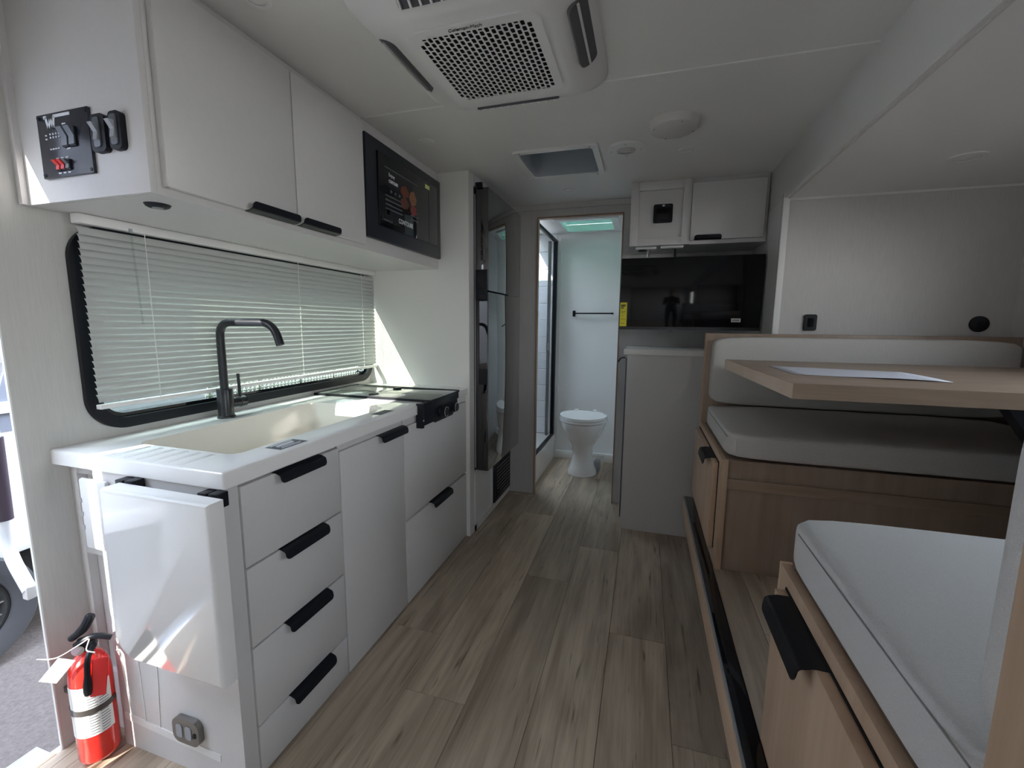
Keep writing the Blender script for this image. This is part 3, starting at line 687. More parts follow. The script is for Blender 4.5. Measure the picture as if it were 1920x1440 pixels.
for x, m_ in ((-1.452, REDP), (-1.434, REDP), (-1.416, SWITCHG)): rocker('small_switch', x, 1.681, 0.012, 0.020, m_, cp)
for x, z in ((-1.338, 1.801), (-1.338, 1.663), (-1.516, 1.801), (-1.516, 1.663)):
    MB().lathe([(0.0, 0.7905), (0.0042, 0.7905), (0.0046, 0.792), (0.0, 0.792)], c=(x, 0, z), axis='y', n=14).build('screw', BLACK, cp)
for i, (x0, x1, lab_) in enumerate([(-1.318, -1.268, 'black rocker light switch on the cabinet end right beside the control panel'), (-1.254, -1.214, 'black rocker light switch on the cabinet end nearest the cabinet front edge')]):
    s = thing('light_switch', ((x0 + x1) / 2, 0.80, 1.70), lab_, 'light switch')
    MB().prism(rrect(x0, x1, 1.698, 1.784, 0.012, 6), 'y', 0.786, 0.800).build('cover_plate', BLACK, s)
    cx = (x0 + x1) / 2
    MB().prism(rrect(cx - 0.012, cx + 0.010, 1.708, 1.776, 0.006, 5), 'y', 0.7835, 0.787).build('insert', SWITCHG, s)
    q = MB(); q.prism([(0.784, 1.722), (0.779, 1.724), (0.7815, 1.742), (0.770, 1.760), (0.784, 1.762)], 'x', cx - 0.008, cx + 0.006); q.build('rocker', PLASTG, s)
pk = thing('puck_light', (-1.262, 0.888, 1.59), 'black oval puck light under the near end of the upper cabinet', 'light')
MB().lathe([(0.0, 1.590), (0.020, 1.589), (0.026, 1.592), (0.030, 1.598), (0.0, 1.598)], c=(-1.262, 0.888, 0)).build('housing', BLACK, pk)
MB().lathe([(0.0, 1.5875), (0.012, 1.5875), (0.013, 1.590), (0.0, 1.590)], c=(-1.262, 0.888, 0)).build('lens', PLASTG, pk)

# ================================================================== BLINDS
bl = thing('window_blind', (-1.59, 1.62, 1.02), 'closed white slatted blind hanging over the kitchen window', 'blind')
BX = -1.590
hr = B('headrail', PLASTW, (BX - 0.018, BX + 0.016, 0.884, 2.332, 1.570, 1.597), bl, bev=0.001)
B('rail_clip', PLASTG, (BX + 0.0155, BX + 0.018, 1.012, 1.022, 1.566, 1.578), hr)
NS = 25; pitch = (1.558 - 1.040) / NS
sm = bmesh.new(); segs = 5; prev = None
wS, tilt = 0.0255, radians(67)
for k in range(segs + 1):
    u = (k / segs - 0.5) * wS; bow = 0.0034 * (1 - (2 * k / segs - 1) ** 2)
    # inner edge (towards the room) down
    x = u * cos(tilt) + bow * sin(tilt); z = -u * sin(tilt) + bow * cos(tilt)
    cur = [sm.verts.new((x, -0.722, z)), sm.verts.new((x, 0.722, z))]
    if prev: sm.faces.new((prev[0], prev[1], cur[1], cur[0]))
    prev = cur
for f in sm.faces: f.smooth = True
sme = bpy.data.meshes.new('slat'); sm.to_mesh(sme); sm.free(); sme.materials.append(SLAT)
for i in range(NS):
    z = 1.550 - i * pitch
    o = bpy.data.objects.new('slat', sme); COL.objects.link(o); o.parent = bl
    o.location = Vector((BX, 1.608, z)) - ROOT[bl.name]
    o.rotation_euler = (0, radians(random.uniform(-1.6, 1.6)), 0)
B('bottom_rail', PLASTW, (BX - 0.010, BX + 0.012, 0.886, 2.330, 1.020, 1.034), bl, bev=0.002)
for y in (1.060, 1.72, 2.20): MB().tube([(BX + 0.0125, y, 1.57), (BX + 0.0125, y, 1.03)], 0.0011, 6).build('ladder_cord', LABELW, bl)
MB().tube([(BX + 0.020, 1.015, 1.565), (BX + 0.024, 1.02, 1.28)], 0.003, 8).build('tilt_wand', CLEAR, bl)

# ================================================================== FRIDGE
fr = thing('refrigerator', (-0.92, 2.75, 0.39), 'tall black glass-front refrigerator built into the white column before the bathroom', 'refrigerator')
B('cabinet_body', BLACK, (-1.55, -0.966, 2.420, 3.085, 0.392, 2.060), fr)
B('side_gasket', PLASTG, (-0.966, -0.958, 2.4165, 2.420, 0.41, 2.02), fr)
d1 = B('upper_door', FRIDGEG, (-0.958, -0.880, 2.418, 3.088, 1.482, 2.052), fr, bev=0.002)
d2 = B('lower_door', FRIDGEG, (-0.958, -0.880, 2.418, 3.088, 0.396, 1.474), fr, bev=0.002)
q = MB(); q.box(-0.955, -0.885, 2.405, 2.418, 1.43, 1.60, bev=0.003); q.box(-0.945, -0.90, 2.398, 2.406, 1.45, 1.50, bev=0.002); q.box(-0.945, -0.90, 2.398, 2.406, 1.53, 1.58, bev=0.002); q.build('hinge_bracket', BLACK, fr)
B('top_latch', BLACK, (-0.955, -0.915, 2.404, 2.425, 2.052, 2.078), fr, bev=0.003)
B('lower_grip', BLACKG, (-0.94, -0.885, 2.4155, 2.418, 1.00, 1.42), fr)
B('lower_strip', BLACK, (-0.940, -0.885, 2.414, 2.4175, 0.93, 1.02), fr)
fg = thing('furnace_grille', (-0.963, 2.945, 0.045), 'black furnace grille panel low in the column beneath the refrigerator', 'vent grille')
B('frame', BLACK, (-0.965, -0.951, 2.747, 3.115, 0.045, 0.335), fg, bev=0.004)
for i in range(9): B('louvre', BLACKG, (-0.951, -0.947, 2.775, 3.09, 0.075 + i * 0.026, 0.090 + i * 0.026), fg)

# ================================================================== BATHROOM
to = thing('toilet', (-0.48, 3.75, 0.0), 'white porcelain foot-flush toilet with closed lid in the bathroom', 'toilet')
tx, ty = -0.478, 3.74
q = MB(); b = bmesh.new(); rings = []
for z, rx, ry, dy in ((0.0, 0.128, 0.15, 0), (0.03, 0.124, 0.148, 0), (0.07, 0.105, 0.13, 0.0), (0.16, 0.088, 0.11, 0.01), (0.24, 0.092, 0.115, 0.01), (0.29, 0.115, 0.14, 0), (0.34, 0.150, 0.18, -0.01), (0.40, 0.176, 0.21, -0.015), (0.445, 0.190, 0.225, -0.02), (0.470, 0.195, 0.230, -0.02), (0.475, 0.170, 0.2, -0.02)):
    rings.append([b.verts.new((tx + rx * cos(a), ty + dy + ry * sin(a), z)) for a in [2 * pi * i / 36 for i in range(36)]])
for ra, rb in zip(rings, rings[1:]):
    for i in range(36): b.faces.new((ra[i], ra[(i + 1) % 36], rb[(i + 1) % 36], rb[i]))
b.faces.new(rings[0]); b.faces.new(rings[-1]); q.merge(b); q.build('bowl', PORC, to, ang=60)
def seatshape(dz0, dz1, rx, ry, name, par, m=PORC):
    q = MB(); pts = []
    for i in range(48):
        a = 2 * pi * i / 48; x = rx * cos(a); y = ry * sin(a)
        if y > 0.12: y = 0.12 + (y - 0.12) * 0.45
        pts.append((tx + x, ty - 0.02 + y))
    q.prism(pts, 'z', dz0, dz1)
    es = [e for e in q.bm.edges if abs(e.verts[0].co.z - e.verts[1].co.z) < 1e-6 and abs(e.verts[0].co.z - dz1) < 1e-6]
    bmesh.ops.bevel(q.bm, geom=es, offset=0.007, segments=3, profile=0.5, affect='EDGES')
    return q.build(name, m, par, ang=50)
seatshape(0.478, 0.498, 0.205, 0.235, 'seat', to); seatshape(0.501, 0.522, 0.200, 0.230, 'lid', to)
for dx in (-0.08, 0.08): MB().box(tx + dx - 0.02, tx + dx + 0.02, ty + 0.13, ty + 0.16, 0.50, 0.535, bev=0.006).build('lid_hinge', PORC, to)
MB().box(tx + 0.06, tx + 0.18, ty + 0.10, ty + 0.14, 0.105, 0.135, bev=0.006).build('flush_pedal', PORC, to)
MB().box(tx + 0.10, tx + 0.15, ty + 0.0, ty + 0.11, 0.02, 0.10, bev=0.01).build('pedal_arm', PLASTG, to)
B('baseboard_back', BATHW, (-0.80, -0.003, 4.075, 4.118, 0.0, 0.075), bev=0.006, kind='structure')
tb = thing('towel_bar', (-0.4, 4.08, 1.39), 'black towel bar on the white bathroom back wall', 'towel bar')
MB().box(-0.30, -0.285, 4.07, 4.12, 1.385, 1.40).build('end_bracket', BLACK, tb)
MB().box(-0.658, -0.632, 4.108, 4.120, 1.365, 1.420, bev=0.003).build('wall_mount', BLACK, tb)
MB().box(-0.652, -0.638, 4.070, 4.110, 1.386, 1.400).build('post', BLACK, tb); MB().box(-0.652, -0.285, 4.066, 4.078, 1.387, 1.399).build('bar', BLACK, tb)
sh = thing('shower_stall', (-1.2, 3.6, 0.0), 'white shower pan and glass screen in a black frame left in the bathroom', 'shower')
q = MB(); q.prism(rect(-1.62, -0.802, 3.155, 4.10), 'z', 0.0, 0.225, holes=[rect(-1.57, -0.85, 3.20, 4.06)]); q.box(-1.60, -0.82, 3.18, 4.08, 0.0, 0.10); q.build('pan', PORC, sh)
B('bottom_track', BLACK, (-0.835, -0.808, 3.16, 4.09, 0.225, 0.245), sh, bev=0.002)
B('top_track', BLACK, (-0.835, -0.808, 3.16, 4.09, 2.030, 2.056), sh, bev=0.002)
B('corner_post', BLACK, (-0.840, -0.806, 4.035, 4.085, 0.245, 2.03), sh, bev=0.002)
B('sliding_post', BLACK, (-0.868, -0.842, 3.955, 3.985, 0.245, 2.03), sh, bev=0.002)
B('near_post', BLACK, (-0.835, -0.808, 3.157, 3.18, 0.245, 2.03), sh)
B('glass_screen', CLEAR, (-0.823, -0.820, 3.18, 4.035, 0.245, 2.03), sh)
B('latch', CHROME, (-0.870, -0.840, 3.948, 3.957, 1.05, 1.12), sh, bev=0.003)
B('corner_flashing', BATHW, (-0.806, -0.775, 4.09, 4.118, 0.225, 2.075), sh)
tw = thing('wall_shower', (-1.2, 4.11, 0.225), kind='structure')
for r_ in range(12):
    for c_ in range(3):
        x0 = -1.625 + c_ * 0.27; z0 = 0.232 + r_ * 0.157
        MB().box(x0 + 0.002, x0 + 0.268, 4.102, 4.119, z0 + 0.002, z0 + 0.155, bev=0.003, seg=1).build('tile', TILE, tw)
for r_ in (2, 5, 8, 11): MB().lathe([(0.0, 4.100), (0.006, 4.100), (0.007, 4.102), (0.0, 4.102)], c=(-0.955, 0, 0.232 + r_ * 0.157 + 0.08), axis='y', n=14).build('screw_cover', PLASTW, tw)
# skylights
sv = thing('bathroom_vent', (-0.5, 3.81, ZC - 0.01), 'bathroom ceiling vent with glowing teal translucent lid', 'roof vent')
MB().prism(rrect(-0.76, -0.24, 3.56, 4.06, 0.03), 'z', ZC - 0.012, ZC, holes=[rrect(-0.705, -0.295, 3.615, 4.005, 0.02)]).build('frame', PLASTW, sv)
MB().prism(rrect(-0.73, -0.27, 3.59, 4.03, 0.02), 'z', ZC + 0.052, ZC + 0.16, holes=[rrect(-0.72, -0.28, 3.60, 4.02, 0.02)]).build('collar', PLASTW, sv)
MB().box(-0.73, -0.27, 3.59, 4.03, ZC + 0.161, ZC + 0.165).build('lid', DOMET, sv)
MB().box(-0.52, -0.48, 3.60, 4.02, ZC + 0.10, ZC + 0.11).build('fan_arm', PLASTW, sv)
MB().lathe([(0.0, ZC + 0.08), (0.05, ZC + 0.08), (0.05, ZC + 0.10), (0.0, ZC + 0.10)], c=(-0.5, 3.81, 0)).build('fan_hub', PLASTW, sv)
MB().box(-1.64, -1.06, 3.18, 4.02, ZC + 0.052, ZC + 0.058).build('shower_skylight', CLEAR, label='square clear skylight above the shower stall', cat='skylight')
portal('skylight_portal', (-1.35, 3.60, ZC + 0.062), (0.80, 0.54), (0, 0, -1))
portal('vent_portal', (-0.50, 3.81, ZC + 0.17), (0.46, 0.44), (0, 0, -1))

# ================================================================== LOW CABINET, TV, UPPER RIGHT CABINET
lc = thing('low_cabinet', (0.1, 2.92, 0.0), 'white waist-high cabinet with ledge under the television beside the bathroom door', 'cabinet')
B('body', WHITE, (-0.097, 0.612, 2.73, 3.118, 0.0, 1.112), lc, bev=0.001)
B('ledge', PANELW, (-0.118, 0.612, 2.715, 3.118, 1.113, 1.148), lc, bev=0.003)
B('side_stile', WHITE, (-0.108, -0.098, 2.745, 3.118, 0.08, 1.112), lc, bev=0.001)
MB().tube(fillet([(-0.150, 2.745, 1.066), (-0.135, 2.742, 1.092), (-0.108, 2.738, 1.094)], 0.01, 5), 0.004, 8).build('hook_latch', BLACK, lc)
MB().box(-0.1055, -0.0975, 2.728, 2.745, 0.08, 1.092).build('door_gap_shade', SWITCHG, lc)  # dark strip standing in for the shade of the door edge gap
wv = B('wall_alcove', GREYLINEN, (-0.172, 0.617, 3.108, 3.1195, 1.148, 1.755), kind='structure')
tv = thing('television', (0.23, 2.75, 1.262), 'flat black television on the wall with a yellow label on its left edge', 'television')
B('screen', TVG, (-0.152, 0.604, 2.730, 2.742, 1.283, 1.676), tv, bev=0.001)
B('bezel', BLACK, (-0.155, 0.607, 2.732, 2.780, 1.264, 1.680), tv, bev=0.003)
B('lower_bezel', mat('tv lower bezel', (0.03, 0.03, 0.035), 0.3), (-0.155, 0.607, 2.728, 2.734, 1.264, 1.281), tv)
B('sensor_foot', SWITCHG, (0.13, 0.155, 2.728, 2.74, 1.257, 1.265), tv, bev=0.002)
B('wall_mount', BLACK, (0.15, 0.32, 2.78, 3.108, 1.40, 1.55), tv)
yl = B('energy_label', YELLOW, (-0.151, -0.111, 2.7275, 2.7292, 1.283, 1.424), tv)
q = MB()
for i, z in enumerate((1.405, 1.398, 1.388, 1.37, 1.362, 1.345, 1.325, 1.300)): q.box(-0.146, -0.118 - (i % 3) * 0.006, 2.7268, 2.7276, z, z + (0.006 if i < 3 else 0.002))
q.build('label_print', INK, yl, kind='stuff')
bs = B('barcode_label', LABELW, (0.459, 0.507, 2.7275, 2.7292, 1.311, 1.332), tv)
q = MB()
for i in range(9): q.box(0.464 + i * 0.0042, 0.466 + i * 0.0042 + (i % 2) * 0.001, 2.7268, 2.7276, 1.317, 1.326)
q.build('label_print', INK, bs, kind='stuff')
ur = thing('upper_cabinet', (0.25, 2.95, 1.755), 'white upper cabinet with framed field and flip-up door above the television', 'cabinet')
B('body', WHITE, (-0.117, 0.614, 2.80, 3.118, 1.757, ZC - 0.001), ur)
for d in ((-0.117, -0.070, 2.783, 2.80, 1.757, ZC - 0.001), (0.172, 0.218, 2.783, 2.80, 1.757, ZC - 0.001), (-0.070, 0.172, 2.783, 2.80, 2.070, ZC - 0.001), (-0.070, 0.172, 2.783, 2.80, 1.757, 1.800)):
    B('frame_rail', WHITE, d, ur, bev=0.001)
d = B('door', WHITE, (0.220, 0.592, 2.765, 2.784, 1.776, 2.086), ur, bev=0.0015)
pull('handle', (0.312, 2.765, 1.774), (1, 0, 0), (0, -1, 0), (0, 0, 1), 0.142, d, lip=0.024, reach=0.018)
bx = thing('wall_plate', (0.066, 2.80, 1.88), 'square black wall plate in the framed field of the white upper cabinet', 'wall plate')
MB().prism(rrect(0.013, 0.119, 1.884, 1.988, 0.010), 'y', 2.784, 2.7995).build('cover', BLACK, bx)
MB().prism(rrect(0.030, 0.102, 1.902, 1.968, 0.010), 'y', 2.782, 2.7845).build('inner_frame', BLACKG, bx)
MB().box(0.061, 0.074, 2.7815, 2.7845, 1.974, 1.983).build('small_label', PRINT, bx)
for i, (x0, x1, y0, y1, lab_) in enumerate([(-0.080, 0.040, 2.825, 2.90, 'white antenna wall plate with a silver connector under the upper cabinet above the television'), (0.063, 0.190, 2.81, 2.875, 'white double wall plate with a black connector under the upper cabinet above the television')]):
    pl = thing('socket_plate', ((x0 + x1) / 2, (y0 + y1) / 2, 1.745), lab_, 'socket')
    B('plate', PLASTW, (x0, x1, y0, y1, 1.744, 1.7565), pl, bev=0.003)
    if i == 0:
        MB().lathe([(0, 1.738), (0.026, 1.738), (0.026, 1.744), (0, 1.744)], c=(-0.04, 2.862, 0), n=20).build('round_socket', BLACK, pl)
        MB().tube([(-0.005, 2.85, 1.744), (-0.005, 2.85, 1.700)], 0.006, 10).build('coax_plug', CHROME, pl)
    else:
        for xx in (0.070, 0.130): B('socket', PLASTG, (xx, xx + 0.050, y0 + 0.015, y1 - 0.015, 1.742, 1.7445), pl)
        MB().tube([(0.148, 2.84, 1.744), (0.148, 2.84, 1.695)], 0.007, 10).build('black_plug', BLACK, pl)

# ================================================================== CEILING FITTINGS
ac = thing('air_conditioner', (-0.475, 1.34, 2.05), 'white ceiling air conditioner shroud with a perforated square intake grille', 'air conditioner')
b = bmesh.new(); rings = []
cx, cy = -0.476, 1.338
for z, hx, hy, r in ((ZC - 0.0005, 0.318, 0.345, 0.11), (2.108, 0.314, 0.341, 0.11), (2.090, 0.285, 0.312, 0.10), (2.072, 0.235, 0.262, 0.075), (2.0625, 0.212, 0.238, 0.06), (2.061, 0.200, 0.226, 0.055)):
    rings.append([b.verts.new((p[0], p[1], z)) for p in rrect(cx - hx, cx + hx, cy - hy, cy + hy, r, 8)])
n = len(rings[0])
for ra, rb in zip(rings, rings[1:]):
    for i in range(n): b.faces.new((ra[i], ra[(i + 1) % n], rb[(i + 1) % n], rb[i]))
b.faces.new(rings[-1]); q = MB(); q.merge(b); q.build('shroud', PLASTW, ac, ang=50)
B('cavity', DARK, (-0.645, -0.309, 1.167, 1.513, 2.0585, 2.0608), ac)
# perforated grille: staggered cells each with a real slot
gb = bmesh.new(); NX, NY = 20, 15; gx0, gx1, gy0, gy1 = -0.640, -0.314, 1.172, 1.508
pw = (gx1 - gx0) / NX; ph = (gy1 - gy0) / NY; zt, zb = 2.0555, 2.0545
def rim(x0, x1, y0, y1):
    mx, my = (x0 + x1) / 2, (y0 + y1) / 2
    return [(x0, y0), (mx, y0), (x1, y0), (x1, my), (x1, y1), (mx, y1), (x0, y1), (x0, my)]
def hole(x0, x1, y0, y1):
    mx, my = (x0 + x1) / 2, (y0 + y1) / 2; a = pw * 0.375; h = (y1 - y0) / 2 - ph * 0.09; c = a * 0.8; e = h - a * 0.35
    return [(mx - c, my - h), (mx, my - h), (mx + c, my - h), (mx + a, my), (mx + c, my + h), (mx, my + h), (mx - c, my + h), (mx - a, my)]
def inside(x, y):
    r = 0.045; dx = max(gx0 + r - x, x - (gx1 - r), 0); dy = max(gy0 + r - y, y - (gy1 - r), 0)
    return dx * dx + dy * dy <= r * r
for i in range(NX):
    x0, x1 = gx0 + i * pw, gx0 + (i + 1) * pw
    edges_ = [gy0 + k * ph for k in range(NY + 1)] if i % 2 == 0 else [gy0] + [gy0 + (k + 0.5) * ph for k in range(NY)] + [gy1]
    for y0, y1 in zip(edges_, edges_[1:]):
        R_ = rim(x0, x1, y0, y1)
        if inside((x0 + x1) / 2, (y0 + y1) / 2):
            H_ = hole(x0, x1, y0, y1)
            vr = [gb.verts.new((p[0], p[1], zb)) for p in R_]; vh = [gb.verts.new((p[0], p[1], zb)) for p in H_]; vt = [gb.verts.new((p[0], p[1], zt)) for p in H_]
            for k in range(8):
                gb.faces.new((vr[k], vr[(k + 1) % 8], vh[(k + 1) % 8], vh[k])); gb.faces.new((vh[k], vh[(k + 1) % 8], vt[(k + 1) % 8], vt[k]))
        else: gb.faces.new([gb.verts.new((p[0], p[1], zb)) for p in R_])
q = MB(); q.merge(gb)
q.prism(rrect(-0.664, -0.290, 1.146, 1.533, 0.045), 'z', 2.0545, 2.0608, holes=[rect(gx0, gx1, gy0, gy1)])
q.build('grille', PLASTW, ac, kind='stuff', ang=30)
text_mesh('brand_script', 'Coleman-Mach', 0.0165, (-0.538, 1.165, 2.0540), (1, 0.0, 0), (0, -1, 0), INK, ac, shear=0.35, xs=0.95)
# side outlets with vanes
for s, x in ((1, -0.206), (-1, -0.746)):
    T = Matrix.Translation((x, 1.325, 2.090)) @ Matrix.Rotation(-s * radians(35), 4, 'Y')
    q = MB(); q.T = T; q.box(-0.028, 0.028, -0.135, 0.135, -0.010, 0.004, bev=0.024, seg=5, edges='z'); o = q.build('side_outlet', mat('outlet shade', (0.10, 0.10, 0.11), 0.5), ac)
    q = MB(); q.T = T; q.box(-0.003, 0.003, -0.130, 0.130, -0.014, 0.0); q.build('vane', PLASTW, o)
for s, y in ((-1, 1.052), (1, 1.618)):
    T = Matrix.Translation((cx, y, 2.086)) @ Matrix.Rotation(s * radians(35), 4, 'X')
    q = MB(); q.T = T; q.box(-0.150, 0.150, -0.027, 0.027, -0.008, 0.004, bev=0.006, edges='z'); o = q.build('end_outlet', mat('outlet shade end', (0.06, 0.06, 0.07), 0.5), ac)
    for i in range(11):
        q = MB(); q.T = T; q.box(-0.146 + i * 0.028, -0.141 + i * 0.028, -0.026, 0.026, -0.014, 0.0); q.build('fin', PLASTW, o)

rs = thing('ceiling_speaker', (0.073, 2.02, 2.09), 'round off-white ceiling disc cover with small screws, right of the roof vent', 'ceiling cover')
MB().lathe([(0.0, 2.085), (0.086, 2.085), (0.091, 2.088), (0.095, 2.100), (0.098, ZC), (0.0, ZC)], c=(0.072, 2.025, 0), n=48).build('cover', mat('off white plastic', (0.60, 0.575, 0.55), 0.45), rs)
for a in (20, 110, 200, 290): MB().lathe([(0, 2.0835), (0.0035, 2.0835), (0.0035, 2.086), (0, 2.086)], c=(0.072 + 0.082 * cos(radians(a)), 2.025 + 0.082 * sin(radians(a)), 0), n=12).build('screw', PLASTG, rs)
rv = thing('round_vent', (-0.13, 2.25, 2.11), 'small round white ceiling vent with slanted louvres between roof vent and disc', 'vent')
MB().lathe([(0.044, 2.108), (0.086, 2.110), (0.090, 2.114), (0.091, ZC), (0.044, ZC)], c=(-0.128, 2.255, 0), n=40).build('ring', PLASTW, rv)
MB().lathe([(0, ZC - 0.002), (0.044, ZC - 0.002), (0.044, ZC - 0.0005), (0, ZC - 0.0005)], c=(-0.128, 2.255, 0), n=30).build('throat', SWITCHG, rv)
for i in range(5):
    d_ = -0.030 + i * 0.015; hl = sqrt(0.043 ** 2 - d_ ** 2)
    q = MB(); q.T = Matrix.Translation((-0.128, 2.255, 2.112)) @ Matrix.Rotation(radians(28), 4, 'Z'); q.box(-hl, hl, d_ - 0.003, d_ + 0.003, -0.004, 0.005); q.build('louvre', PLASTW, rv)
for a in (0, 90, 180, 270): MB().lathe([(0, 2.108), (0.0035, 2.108), (0.0035, 2.111), (0, 2.111)], c=(-0.128 + 0.068 * cos(radians(a)), 2.255 + 0.068 * sin(radians(a)), 0), n=12).build('screw', PLASTG, rv)
def ceiling_puck(x, y, z, r, lab_):
    t = thing('ceiling_light', (x, y, z - 0.006), lab_, 'ceiling light')
    MB().lathe([(r * 0.62, z - 0.003), (r * 0.70, z - 0.006), (r, z - 0.004), (r * 1.03, z), (r * 0.6, z)], c=(x, y, 0), n=36).build('rim', PLASTW, t)
    MB().lathe([(0, z - 0.0018), (r * 0.64, z - 0.0018), (r * 0.64, z - 0.0004), (0, z - 0.0004)], c=(x, y, 0), n=30).build('lens', LABELW, t)
ceiling_puck(0.146, 2.346, ZC, 0.034, 'small round unlit ceiling light below the disc cover, near the right cabinet')
ceiling_puck(-0.497, 2.828, ZC, 0.034, 'small round unlit ceiling light between the roof vent and the bathroom door')
ceiling_puck(-1.005, 1.93, ZC, 0.034, 'small round unlit ceiling light in front of the microwave')
ceiling_puck(-1.005, 1.005, ZC, 0.036, 'small round unlit ceiling light above the near upper cabinet door')
ceiling_puck(-0.70, 3.50, ZC, 0.036, 'small round unlit ceiling light inside the bathroom')
ceiling_puck(1.088, 2.085, 1.905, 0.056, 'round unlit light in the lowered ceiling above the dinette')
hv = thing('roof_vent', (-0.46, 2.355, ZC - 0.01), 'open square white roof vent with grey well in the ceiling before the bathroom', 'roof vent')
MB().prism(rrect(-0.668, -0.252, 2.152, 2.558, 0.03), 'z', ZC - 0.010, ZC, holes=[rrect(-0.640, -0.280, 2.180, 2.530, 0.022)]).build('frame', PLASTW, hv)
MB().prism(rrect(-0.6445, -0.2755, 2.1755, 2.5345, 0.02), 'z', ZC - 0.004, ZC + 0.17, holes=[rrect(-0.638, -0.282, 2.182, 2.528, 0.022)]).build('well', mat('grey vent well', (0.40, 0.41, 0.44), 0.5), hv)
MB().box(-0.66, -0.26, 2.16, 2.55, ZC + 0.171, ZC + 0.18).build('lid', translucent('smoke lid', (0.05, 0.08, 0.08), 0.5, (0.08, 0.11, 0.11)), hv)
MB().prism(rrect(-0.60, -0.32, 2.215, 2.495, 0.10), 'z', ZC + 0.12, ZC + 0.13, holes=[rrect(-0.585, -0.335, 2.23, 2.48, 0.09)]).build('fan_ring', PLASTG, hv)
for x, y in ((-0.655, 2.545), (-0.29, 2.545), (-0.29, 2.166), (-0.63, 2.166)): MB().lathe([(0, ZC - 0.0125), (0.0035, ZC - 0.0125), (0.0035, ZC - 0.010), (0, ZC - 0.010)], c=(x, y, 0), n=12).build('screw', PLASTG, hv)

# ================================================================== DINETTE IN THE SLIDE-OUT
PX = 0.305
def cushion(name, dims, m, label, cat, bev=0.035, seam=(), puff=0.008):
    x0, x1, y0, y1, z0, z1 = dims
    t = thing(name, ((x0 + x1) / 2, (y0 + y1) / 2, z0), label, cat)
    b = bmesh.new(); bmesh.ops.create_cube(b, size=1.0)
    for v in b.verts: v.co = Vector(((x0 + x1) / 2 + v.co.x * (x1 - x0), (y0 + y1) / 2 + v.co.y * (y1 - y0), (z0 + z1) / 2 + v.co.z * (z1 - z0)))
    bmesh.ops.subdivide_edges(b, edges=b.edges[:], cuts=7, use_grid_fill=True)
    c = Vector(((x0 + x1) / 2, (y0 + y1) / 2, (z0 + z1) / 2)); h = Vector(((x1 - x0) / 2, (y1 - y0) / 2, (z1 - z0) / 2))
    r = min(bev, min(h) * 0.9)
    for v in b.verts:
        u = v.co - c; n_ = Vector((u.x / h.x, u.y / h.y, u.z / h.z))
        inn = Vector([max(-(h[i] - r), min(h[i] - r, u[i])) for i in range(3)]); dd = u - inn
        if dd.length > 1e-6 and sum(1 for i in range(3) if abs(dd[i]) > 1e-6) > 1: u = inn + dd.normalized() * r
        ax = min(range(3), key=lambda i: h[i]); oth = [i for i in range(3) if i != ax]
        f_ = (1 - n_[oth[0]] ** 4) * (1 - n_[oth[1]] ** 4)
        u[ax] += puff * f_ * n_[ax]
        v.co = c + u
    q = MB(); q.merge(b); o = q.build('cover', m, t, ang=80)
    sub = o.modifiers.new('soft', 'SUBSURF'); sub.levels = 1; sub.render_levels = 1
    for sp in seam: MB().tube(sp, 0.0012, 6).build('seam', SEAM, t)
    return t
# bench builder: side face towards the aisle
def bench(y0, y1, front, panel_y, label, hy0, hy1):
    t = thing('dinette_bench', (0.9, (y0 + y1) / 2, SF), label, 'bench')
    X1 = 1.50
    # side frame (aisle side)
    B('side_panel', OAK, (PX, PX + 0.018, y0, y1, SF, 0.784), t, bev=0.001)
    if front > 0:   # front faces +y (near bench)
        fy0, fy1 = y1 - 0.018, y1
    else: fy0, fy1 = y0, y0 + 0.018
    B('front_panel', OAKD, (PX + 0.018, X1, fy0 + 0.003 * (front < 0), fy1 - 0.003 * (front > 0), SF, 0.784), t)
    fo = fy0 - 0.006 if front < 0 else fy1
    B('front_rail', OAKX, (PX + 0.002, X1, fo, fo + 0.006, 0.672, 0.712), t, bev=0.001)
    B('front_stile', OAK, (PX - 0.001, PX + 0.022, min(fo, fo + 0.006) - 0.001, max(fo, fo + 0.006) + 0.004, SF, 0.786), t, bev=0.001)
    B('top_board', OAKD, (PX + 0.018, X1, y0 + 0.02, y1 - 0.02, 0.766, 0.783), t)
    # back panel
    B('back_panel', OAKD, (PX, 1.556, panel_y[0], panel_y[1], SF + 0.445, 1.252), t, bev=0.001)
    B('back_edge', OAK, (PX - 0.004, PX, panel_y[0] + 0.002, panel_y[1], SF + 0.445, 1.253), t)
    dy0, dy1 = (y0 + 0.062, y1 - 0.03) if front < 0 else (y0 + 0.03, y1 - 0.046)
    B('door_shadow_gap', DARK, (PX - 0.0025, PX, dy0 - 0.003, dy1 + 0.003, 0.395, 0.756), t)
    d = B('door', OAK, (PX - 0.022, PX - 0.0025, dy0, dy1, 0.398, 0.752), t, bev=0.001)
    pull('handle', (PX - 0.022, (hy0 + hy1) / 2, 0.754), (0, 1, 0), (-1, 0, 0), (0, 0, -1), hy1 - hy0, d, reach=0.026, lip=0.034, plate=0.020)
    return t
bench(1.774, 2.498, -1, (2.436, 2.494), 'light oak bench box at the far side of the dinette, against the end wall', 1.900, 2.07)
bench(0.375, 1.008, 1, (0.375, 0.438), 'light oak bench box at the near side of the dinette in the foreground', 0.735, 0.935)
def seam_line(dims, side):
    x0, x1, y0, y1, z = dims
    return side
cushion('seat_cushion', (0.318, 1.49, 1.758, 2.428, 0.786, 0.898), FABRICW, 'thick beige fabric seat cushion on the far dinette bench', 'cushion', bev=0.028,
        seam=[[(0.3188, 1.79, 0.872), (0.3175, 2.10, 0.873), (0.3185, 2.32, 0.872)]])
